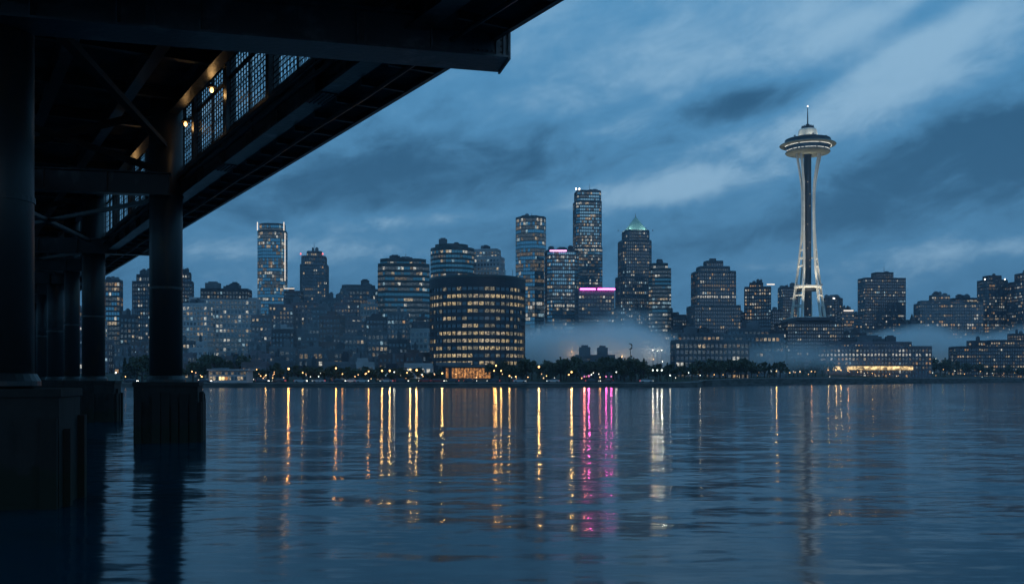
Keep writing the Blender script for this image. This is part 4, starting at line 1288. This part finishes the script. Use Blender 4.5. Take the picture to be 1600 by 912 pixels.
# ------------------------------------------------------------------ trees
def tree_proto(kind, seed):
    rng = random.Random(seed)
    root = bpy.data.objects.new('conifer_tree' if kind == 'conifer' else 'broadleaf_tree', None)
    COL.objects.link(root)
    tr, cr = MB(), MB()
    if kind == 'conifer':
        tr.tube([(0, 0, -0.5), (0.05, 0, 5), (0, 0.05, 9.5)], [0.28, 0.16, 0.04], 6)
        for k in range(620):
            t = rng.random() ** 0.75
            z = 1.2 + t * 8.9
            r_ = (1 - t) * 2.3 * (0.55 + 0.45 * abs(math.sin(z * 3.1))) * math.sqrt(rng.random()) + 0.08
            a = rng.uniform(0, 6.283)
            leaf(cr, Vector((r_ * math.cos(a), r_ * math.sin(a), z - 0.25 * r_)), rng, 0.34)
    else:
        tr.tube([(0, 0, -0.5), (0.08, 0.02, 1.6), (0.02, 0.1, 3.2)], [0.26, 0.2, 0.13], 7)
        lobes = []
        for k in range(9):
            a, el_ = rng.uniform(0, 6.283), rng.uniform(0.15, 1.3)
            d = Vector((math.cos(a) * math.cos(el_), math.sin(a) * math.cos(el_), math.sin(el_)))
            e = Vector((0.02, 0.1, 2.6)) + d * rng.uniform(1.6, 3.1)
            tr.tube([(0.05, 0.06, 2.2), (Vector((0.05, 0.06, 2.2)) + e) / 2 + Vector((0, 0, 0.2)), e], [0.11, 0.06, 0.03], 5)
            lobes.append((e, rng.uniform(0.8, 1.5)))
        for c, r_ in lobes:
            for k in range(80):
                d = Vector((rng.gauss(0, 1), rng.gauss(0, 1), rng.gauss(0, 0.8)))
                d = d.normalized() * r_ * (0.35 + 0.75 * rng.random())
                leaf(cr, c + d, rng, 0.36)
    tr.build('trunk', 'bark', root)
    cr.build('crown', 'needle' if kind == 'conifer' else 'leaf', root, kind='stuff')
    return root
def leaf(m_, c, rng, s):
    n = Vector((rng.gauss(0, 1), rng.gauss(0, 1), rng.gauss(0.4, 1))).normalized()
    t = n.cross(Vector((rng.gauss(0, 1), rng.gauss(0, 1), rng.gauss(0, 1)))).normalized()
    b = n.cross(t)
    s *= rng.uniform(0.6, 1.4)
    m_.face([c + t * s, c + b * s * 0.7, c - t * s * 0.9, c - b * s * 0.6])
protos = [tree_proto('broad', 1), tree_proto('broad', 2), tree_proto('broad', 3), tree_proto('conifer', 4), tree_proto('conifer', 5)]
used = [False] * 5
rng = random.Random(33)
spots = []
def tree_line(x0, x1, n, Yr, hr, con):
    for k in range(n):
        px = x0 + (x1 - x0) * (k + rng.uniform(0.1, 0.9)) / n
        Y = rng.uniform(*Yr)
        Y = max(Y, shore_y(X(px, Y)) + 24) if px > 1000 else Y
        spots.append((px, Y, rng.uniform(*hr), rng.random() < con))
tree_line(190, 236, 5, (360, 380), (6, 10), 0.3)
tree_line(296, 326, 3, (362, 385), (6, 9), 0.2)
tree_line(392, 470, 7, (360, 385), (4.5, 7.5), 0.2)
tree_line(470, 600, 16, (360, 378), (4, 6.2), 0.1)
tree_line(600, 690, 8, (362, 380), (3.5, 5.5), 0.1)
tree_line(768, 900, 15, (362, 400), (5, 8.5), 0.25)
tree_line(855, 990, 14, (392, 415), (5.5, 9), 0.4)
tree_line(965, 1012, 6, (372, 400), (5.5, 9), 0.35)
tree_line(1000, 1056, 6, (380, 420), (5, 9), 0.3)
tree_line(1050, 1225, 20, (430, 470), (5.5, 9), 0.2)
tree_line(1225, 1300, 8, (560, 600), (6, 9), 0.2)
tree_line(1440, 1500, 7, (740, 800), (8, 13), 0.3)
tree_line(1500, 1610, 10, (790, 812), (6, 10), 0.2)
tree_line(310, 402, 9, (415, 440), (5, 9), 0.3)
spots.sort()
for k, (px, Y, h, con) in enumerate(spots):
    i = rng.choice((3, 4)) if con else rng.choice((0, 1, 2))
    x = X(px, Y)
    s = h / (10.2 if con else 5.6)
    loc = (x, Y, ground_z(x, Y) - 0.1)
    scl = (s * rng.uniform(0.9, 1.15), s * rng.uniform(0.9, 1.15), s)
    if not used[i]:
        used[i] = True
        o = protos[i]
        o.location, o.rotation_euler, o.scale = loc, (0, 0, rng.uniform(0, 6.28)), scl
    else:
        o = copy_tree(protos[i], loc, rng.uniform(0, 6.28), scl)
    tag(o, '%s shore tree, %s tree from the left along the waterfront' % ('dark conical' if con else 'dark leafy', nth(k)), 'tree', 'trees along the waterfront')

# ------------------------------------------------------------------ street lamps (each carries its own light)
def lamp_light(root, z, col, watts, rad=0.28):
    key = (col, watts)
    if key not in LIGHTS:
        ld = bpy.data.lights.new('street_light', 'POINT')
        ld.energy, ld.color, ld.shadow_soft_size = watts, col, rad
        LIGHTS[key] = ld
    lo = bpy.data.objects.new('lamp_light', LIGHTS[key])
    COL.objects.link(lo)
    lo.parent = root
    lo.location = (0, 0, z)
LIGHTS = {}
WARM, ORANGE, WHITE, GREEN, PINK, MAGENTA = (1.0, 0.54, 0.16), (1.0, 0.38, 0.08), (1.0, 0.92, 0.72), (0.85, 1.0, 0.62), (1.0, 0.28, 0.16), (1.0, 0.10, 0.46)
lamps = [  # column, row of the head in the photograph, distance, colour, watts
    (913, 588, 349, PINK, 700), (920, 587, 350, MAGENTA, 1500), (947, 588, 349, MAGENTA, 620), (955, 588, 350, MAGENTA, 520),  # pink and magenta lamps added for the streaks they throw on the water
    (181, 582, 352, GREEN, 420), (196, 588, 352, WARM, 120), (300, 580, 350, ORANGE, 200), (312, 588, 346, WARM, 160), (401, 577, 372, WARM, 150),
    (405, 587, 346, ORANGE, 120), (413, 586, 346, WARM, 200), (425, 590, 347, WARM, 80), (451, 576, 349, ORANGE, 1100), (473, 582, 350, WARM, 200), (497, 588, 347, WHITE, 90), (525, 575, 350, ORANGE, 620),
    (535, 584, 348, ORANGE, 160), (554, 588, 347, WARM, 90), (571, 584, 348, ORANGE, 220), (576, 580, 350, ORANGE, 300), (597, 579, 349, WARM, 640), (609, 579, 350, WARM, 760),
    (616, 581, 354, WHITE, 150), (636, 582, 350, ORANGE, 260), (641, 577, 350, WARM, 700), (651, 578, 349, WARM, 820), (659, 585, 347, WHITE, 120), (691, 583, 349, WARM, 640),
    (772, 579, 352, ORANGE, 300), (775, 571, 356, WARM, 560), (783, 579, 352, WARM, 360), (796, 587, 348, WARM, 300), (806, 588, 347, ORANGE, 260), (825, 589, 347, WARM, 90), (842, 573, 350, WARM, 950),
    (854, 587, 347, WARM, 120), (889, 585, 350, ORANGE, 260), (893, 581, 350, WARM, 700), (924, 585, 350, WHITE, 170), (938, 589, 347, ORANGE, 160), (963, 581, 352, WHITE, 160),
    (1020, 578, 375, WHITE, 420), (1027, 578, 377, WHITE, 460), (1034, 578, 374, WHITE, 460), (1047, 586, 386, WHITE, 330), (1076, 582, 430, WHITE, 160), (1094, 586, 435, WHITE, 120), (1116, 585, 445, ORANGE, 140),
    (1164, 578, 480, WARM, 300), (1178, 581, 482, WARM, 200), (1186, 582, 490, WARM, 200), (1205, 579, 500, WHITE, 700), (1213, 579, 504, WARM, 800), (1234, 582, 520, ORANGE, 260),
    (1250, 581, 535, WARM, 260), (1268, 580, 550, ORANGE, 320), (1294, 578, 575, WARM, 420), (1306, 578, 590, WARM, 640), (1314, 578, 598, WARM, 560), (1325, 579, 606, ORANGE, 360),
    (1340, 581, 620, ORANGE, 240), (1363, 583, 632, WARM, 180), (1390, 584, 648, WARM, 120), (1420, 585, 668, WHITE, 160), (1447, 583, 690, WHITE, 240), (1457, 582, 700, WHITE, 180),
    (1474, 577, 720, WARM, 220), (1492, 579, 735, WHITE, 200), (1507, 584, 745, WARM, 180), (1532, 580, 770, WARM, 220), (1551, 583, 780, WHITE, 120), (1585, 582, 800, WARM, 160),
    (1020, 547, 575, WHITE, 420), (1027, 548, 575, WHITE, 300), (1034, 547, 575, WHITE, 420), (1021, 561, 572, WARM, 260), (1035, 564, 572, WHITE, 220), (893, 549, 585, WARM, 420), (938, 553, 585, WHITE, 420), (972, 556, 580, WARM, 300), (1462, 560, 850, WHITE, 700), (1480, 566, 850, WHITE, 500)]  # lamps at the end of this row are added to brighten the fog
for k, (px, py, Y, col, wt_) in enumerate(sorted(lamps)):
    x = X(px, Y)
    if Y < 348:
        Y = 348.0
    gz = ground_z(x, Y)
    zh = max(Z(py, Y), gz + 1.6)
    root = empty('street_lamp', (x, Y, gz), 'lit waterfront street lamp, %s lamp counted from the left' % nth(k), 'street lamp', 'street lamps along the waterfront')
    hh = zh - gz
    MB().tube([(x, Y, gz - 0.3), (x, Y, gz + 0.4), (x, Y, zh - 0.3)], [0.12, 0.08, 0.05], 6).build('post', 'steel', root)
    g_ = 0.26 * (wt_ / 400.0) ** 0.35
    hd = MB().lathe([(0.10, zh - g_), (0.7 * g_, zh - 0.7 * g_), (g_, zh), (0.7 * g_, zh + 0.7 * g_), (0.25 * g_, zh + 0.95 * g_)], (x, Y), 10).build('globe', 'lamp_white' if col in (WHITE, GREEN) else 'added_lamp_pink' if col in (PINK, MAGENTA) else 'lamp_warm', root)
    MB().lathe([(0.3, zh + 0.31), (0.05, zh + 0.45)], (x, Y), 8).build('cap', 'steel', root)
    if (Y > 570 and px < 1100) or Y > 805:                    # lamps in the fog, some of them added, boosted to brighten it
        lamp_light(root, hh, col, wt_ * 5, 0.30)
    elif wt_ >= 300:                             # added spot aimed at the viewer, streaks the water and spares the trees
        key = (col, wt_, 's')
        if key not in LIGHTS:
            ld = bpy.data.lights.new('street_light', 'SPOT')
            ld.energy, ld.color, ld.shadow_soft_size, ld.spot_size, ld.spot_blend = wt_ * (0.85 if col not in (WHITE, MAGENTA) else 0.6 if col == MAGENTA else 0.2), col, 0.30, R(46), 0.5
            LIGHTS[key] = ld
        lo = bpy.data.objects.new('lamp_light', LIGHTS[key])
        COL.objects.link(lo)
        lo.parent = root
        lo.location = (0, -0.35, hh)
        lo.rotation_euler = Vector((-x, -Y, 3.0)).to_track_quat('-Z', 'Y').to_euler()
    elif k % 3 == 0:
        lamp_light(root, hh, col, wt_ * 0.8, 0.30)

# low path lights strewn along the shore: glowing heads on short stakes
glow('path_warm', (1.0, 0.50, 0.16), 2.6, False)
glow('path_white', (1.0, 0.90, 0.70), 2.2, False)
rng = random.Random(71)
pl_spots = []
for k in range(86):
    px = rng.choice((rng.uniform(296, 420), rng.uniform(400, 690), rng.uniform(640, 900), rng.uniform(860, 1250), rng.uniform(1200, 1590)))
    Y = rng.uniform(350, 372) if px < 1000 else shore_y(X(px, 430 + max(0, px - 1050) * 0.7)) + rng.uniform(16, 40)
    pl_spots.append((px, Y, rng.uniform(0.6, 3.8)))
for k, (px, Y, hh) in enumerate(sorted(pl_spots)):
    x = X(px, Y)
    gz = ground_z(x, Y)
    root = empty('path_light', (x, Y, gz), 'tiny glowing path light by the shore, %s from the left' % nth(k), 'path light', 'path lights along the shore')
    MB().tube([(x, Y, gz - 0.2), (x, Y, gz + hh)], 0.04, 5).build('stake', 'steel', root)
    q = rng.uniform(0.10, 0.22)
    MB().lathe([(q * 0.4, gz + hh), (q, gz + hh + q), (q * 0.5, gz + hh + 2 * q)], (x, Y), 7).build('light_head', rng.choice(('path_warm', 'path_warm', 'path_white')), root)

# ------------------------------------------------------------------ cars on the waterfront road
def car_proto(paint):
    root = bpy.data.objects.new('parked_car', None)
    COL.objects.link(root)
    prof = [(-2.15, 0.35), (2.1, 0.35), (2.2, 0.62), (2.1, 0.82), (1.15, 0.95), (-1.75, 0.98), (-2.2, 0.9), (-2.25, 0.6)]
    cab = [(1.1, 0.96), (0.45, 1.42), (-1.0, 1.46), (-1.7, 0.99)]
    def ext(pr, w0, w1, name, mat):
        m_ = MB()
        n = len(pr)
        m_.v.extend(Vector((x, -w0, z)) for x, z in pr)
        m_.v.extend(Vector((x, w0, z)) for x, z in pr)
        for k in range(n):
            l = (k + 1) % n
            m_.f.append((k, l, n + l, n + k))
            m_.m.append(0)
        m_.f += [tuple(range(n - 1, -1, -1)), tuple(range(n, 2 * n))]
        m_.m += [0, 0]
        return m_.build(name, mat, root)
    ext(prof, 0.86, 0.86, 'body', paint)
    ext(cab, 0.72, 0.72, 'cabin', 'glass_dark')
    MB().box(-1.0, 0.42, -0.70, 0.70, 1.462, 1.50).build('roof_panel', paint, root)
    for x in (-1.35, 1.35):
        for s_ in (-1, 1):
            m_ = MB()
            m_.tube([(x, s_ * 0.72, 0.33), (x, s_ * 0.90, 0.33)], 0.33, 12)
            m_.build('wheel', 'rubber', root)
    for s_ in (-1, 1):
        MB().box(2.16, 2.23, s_ * 0.62 - 0.17, s_ * 0.62 + 0.17, 0.6, 0.76).build('headlight', 'head_light', root)
        MB().box(-2.27, -2.2, s_ * 0.62 - 0.17, s_ * 0.62 + 0.17, 0.68, 0.84).build('tail_light', 'tail_light', root)
    return root
cars = {p: car_proto(p) for p in ('car_paint_pale', 'car_paint_dark', 'car_paint_red')}
cu = {p: False for p in cars}
CN = {'car_paint_pale': 'pale', 'car_paint_dark': 'dark', 'car_paint_red': 'red'}
cspots = [(320, 1), (410, 1), (436, -1), (470, 1), (498, -1), (530, 1), (548, -1), (566, 1), (604, -1), (628, 1), (664, -1), (684, 1), (707, -1), (735, 1), (771, -1), (812, 1), (864, -1), (925, 1), (948, -1), (1010, 1), (205, 1)]
for k, (px, dr_) in enumerate(sorted(cspots)):
    Y = 332 + 0.6 + (15.5 if dr_ > 0 else 19.5)
    x = X(px, Y)
    p = 'car_paint_red' if k == 11 else rng.choices(list(cars), (5, 3, 1))[0]
    loc = (x, Y, wall_z(x) + 0.032)
    rzc = (0 if dr_ > 0 else math.pi) + rng.uniform(-0.05, 0.05)
    if not cu[p]:
        cu[p] = True
        o = cars[p]
        o.location, o.rotation_euler = loc, (0, 0, rzc)
    else:
        o = copy_tree(cars[p], loc, rzc)
    tag(o, '%s car on the waterfront road, %s car from the left' % (CN[p], nth(k)), 'car', 'cars on the waterfront road')

# hooked steel sculpture rising over the trees
HY = 400.0
hx = X(985, HY)
hz = ground_z(hx, HY)
hk = empty('hook_sculpture', (hx, HY, hz), 'dark hook shaped steel mast above the middle trees', 'sculpture')
MB().tube([(hx, HY, hz - 0.3), (hx, HY, Z(546, HY))], [0.22, 0.12], 8).build('mast', 'steel', hk)
MB().tube([(hx - 0.6, HY, Z(545.6, HY)), (hx + 0.1, HY, Z(545.2, HY)), (hx + 0.55, HY, Z(543, HY)), (hx + 0.6, HY, Z(539.5, HY)), (hx + 0.2, HY, Z(537, HY)), (hx - 0.7, HY, Z(536.2, HY))], [0.12, 0.25, 0.32, 0.3, 0.24, 0.1], 8).build('hook', 'steel', hk)

# ------------------------------------------------------------------ fog banks and haze
def fog(name, c, s, dens, label, nscale=0.03, th=0.42, seed=0.0):
    me = bpy.data.meshes.new(name)
    m_ = MB()
    m_.box(-1, 1, -1, 1, -1, 1)
    o = m_.build(name, [], None)
    o.location, o.scale = c, s
    m = bpy.data.materials.new(name)
    m.use_nodes = True
    nt = m.node_tree
    nt.nodes.clear()
    out = nn(nt, 'ShaderNodeOutputMaterial')
    pv = nn(nt, 'ShaderNodeVolumePrincipled')
    pv.inputs['Color'].default_value = (1.0, 1.0, 1.0, 1)
    pv.inputs['Anisotropy'].default_value = 0.0
    nt.links.new(pv.outputs[0], out.inputs['Volume'])
    tcn = nn(nt, 'ShaderNodeTexCoord')
    geo = nn(nt, 'ShaderNodeNewGeometry')
    ln = nn(nt, 'ShaderNodeVectorMath', operation='LENGTH')
    nt.links.new(tcn.outputs['Object'], ln.inputs[0])
    mp = nn(nt, 'ShaderNodeMapping')
    mp.inputs['Location'].default_value = (seed, seed * 2, 0)
    mp.inputs['Scale'].default_value = (nscale, nscale, nscale * 1.6)
    nt.links.new(geo.outputs['Position'], mp.inputs[0])
    t = nn(nt, 'ShaderNodeTexNoise', inp={'Scale': 1.0, 'Detail': 3.0, 'Roughness': 0.55})
    nt.links.new(mp.outputs[0], t.inputs['Vector'])
    v = math_node(nt, 'ADD', math_node(nt, 'SUBTRACT', 1.0, ln.outputs['Value']), math_node(nt, 'MULTIPLY', math_node(nt, 'SUBTRACT', t.outputs[0], 0.5), 1.1))
    f = map_range(nt, v, 0.0, th, 0.0, dens)
    nt.links.new(f, pv.inputs['Density'])
    o.data.materials.append(m)
    o['kind'] = 'stuff'
    o['label'] = label
    o['category'] = 'fog'
    return o
fog('fog_bank', (X(925, 600), 610, 17), (85, 45, 24), 0.10, 'pale fog bank drifting below the central towers', 0.026, 0.7, 3.0)
fog('fog_bank', (X(985, 640), 640, 27), (30, 28, 22), 0.06, 'fog plume rising at the foot of the pyramid tower', 0.04, 0.8, 8.0)
fog('fog_bank', (X(1490, 890), 890, 24), (190, 40, 28), 0.10, 'long flat fog bank below the right towers', 0.018, 0.7, 5.0)
fog('fog_bank', (X(1205, 505), 505, 13), (56, 24, 12), 0.03, 'thin mist in front of the right terrace blocks', 0.035, 0.8, 9.0)
fog('fog_bank', (X(480, 480), 500, 14), (150, 120, 40), 0.0008, 'faint mist over the hazy slope at left', 0.016, 0.8, 2.0)
hz_ = MB().box(-2700, 2700, -800, 3400, -1.2, 330).build('haze', [], None)
hm = bpy.data.materials.new('haze')
hm.use_nodes = True
hm.node_tree.nodes.clear()
ho = nn(hm.node_tree, 'ShaderNodeOutputMaterial')
hp = nn(hm.node_tree, 'ShaderNodeVolumePrincipled')
hp.inputs['Color'].default_value = (0.80, 0.86, 1.0, 1)
hp.inputs['Density'].default_value = 0.00012
hm.node_tree.links.new(hp.outputs[0], ho.inputs['Volume'])
hz_.data.materials.append(hm)
hz_['kind'] = 'stuff'
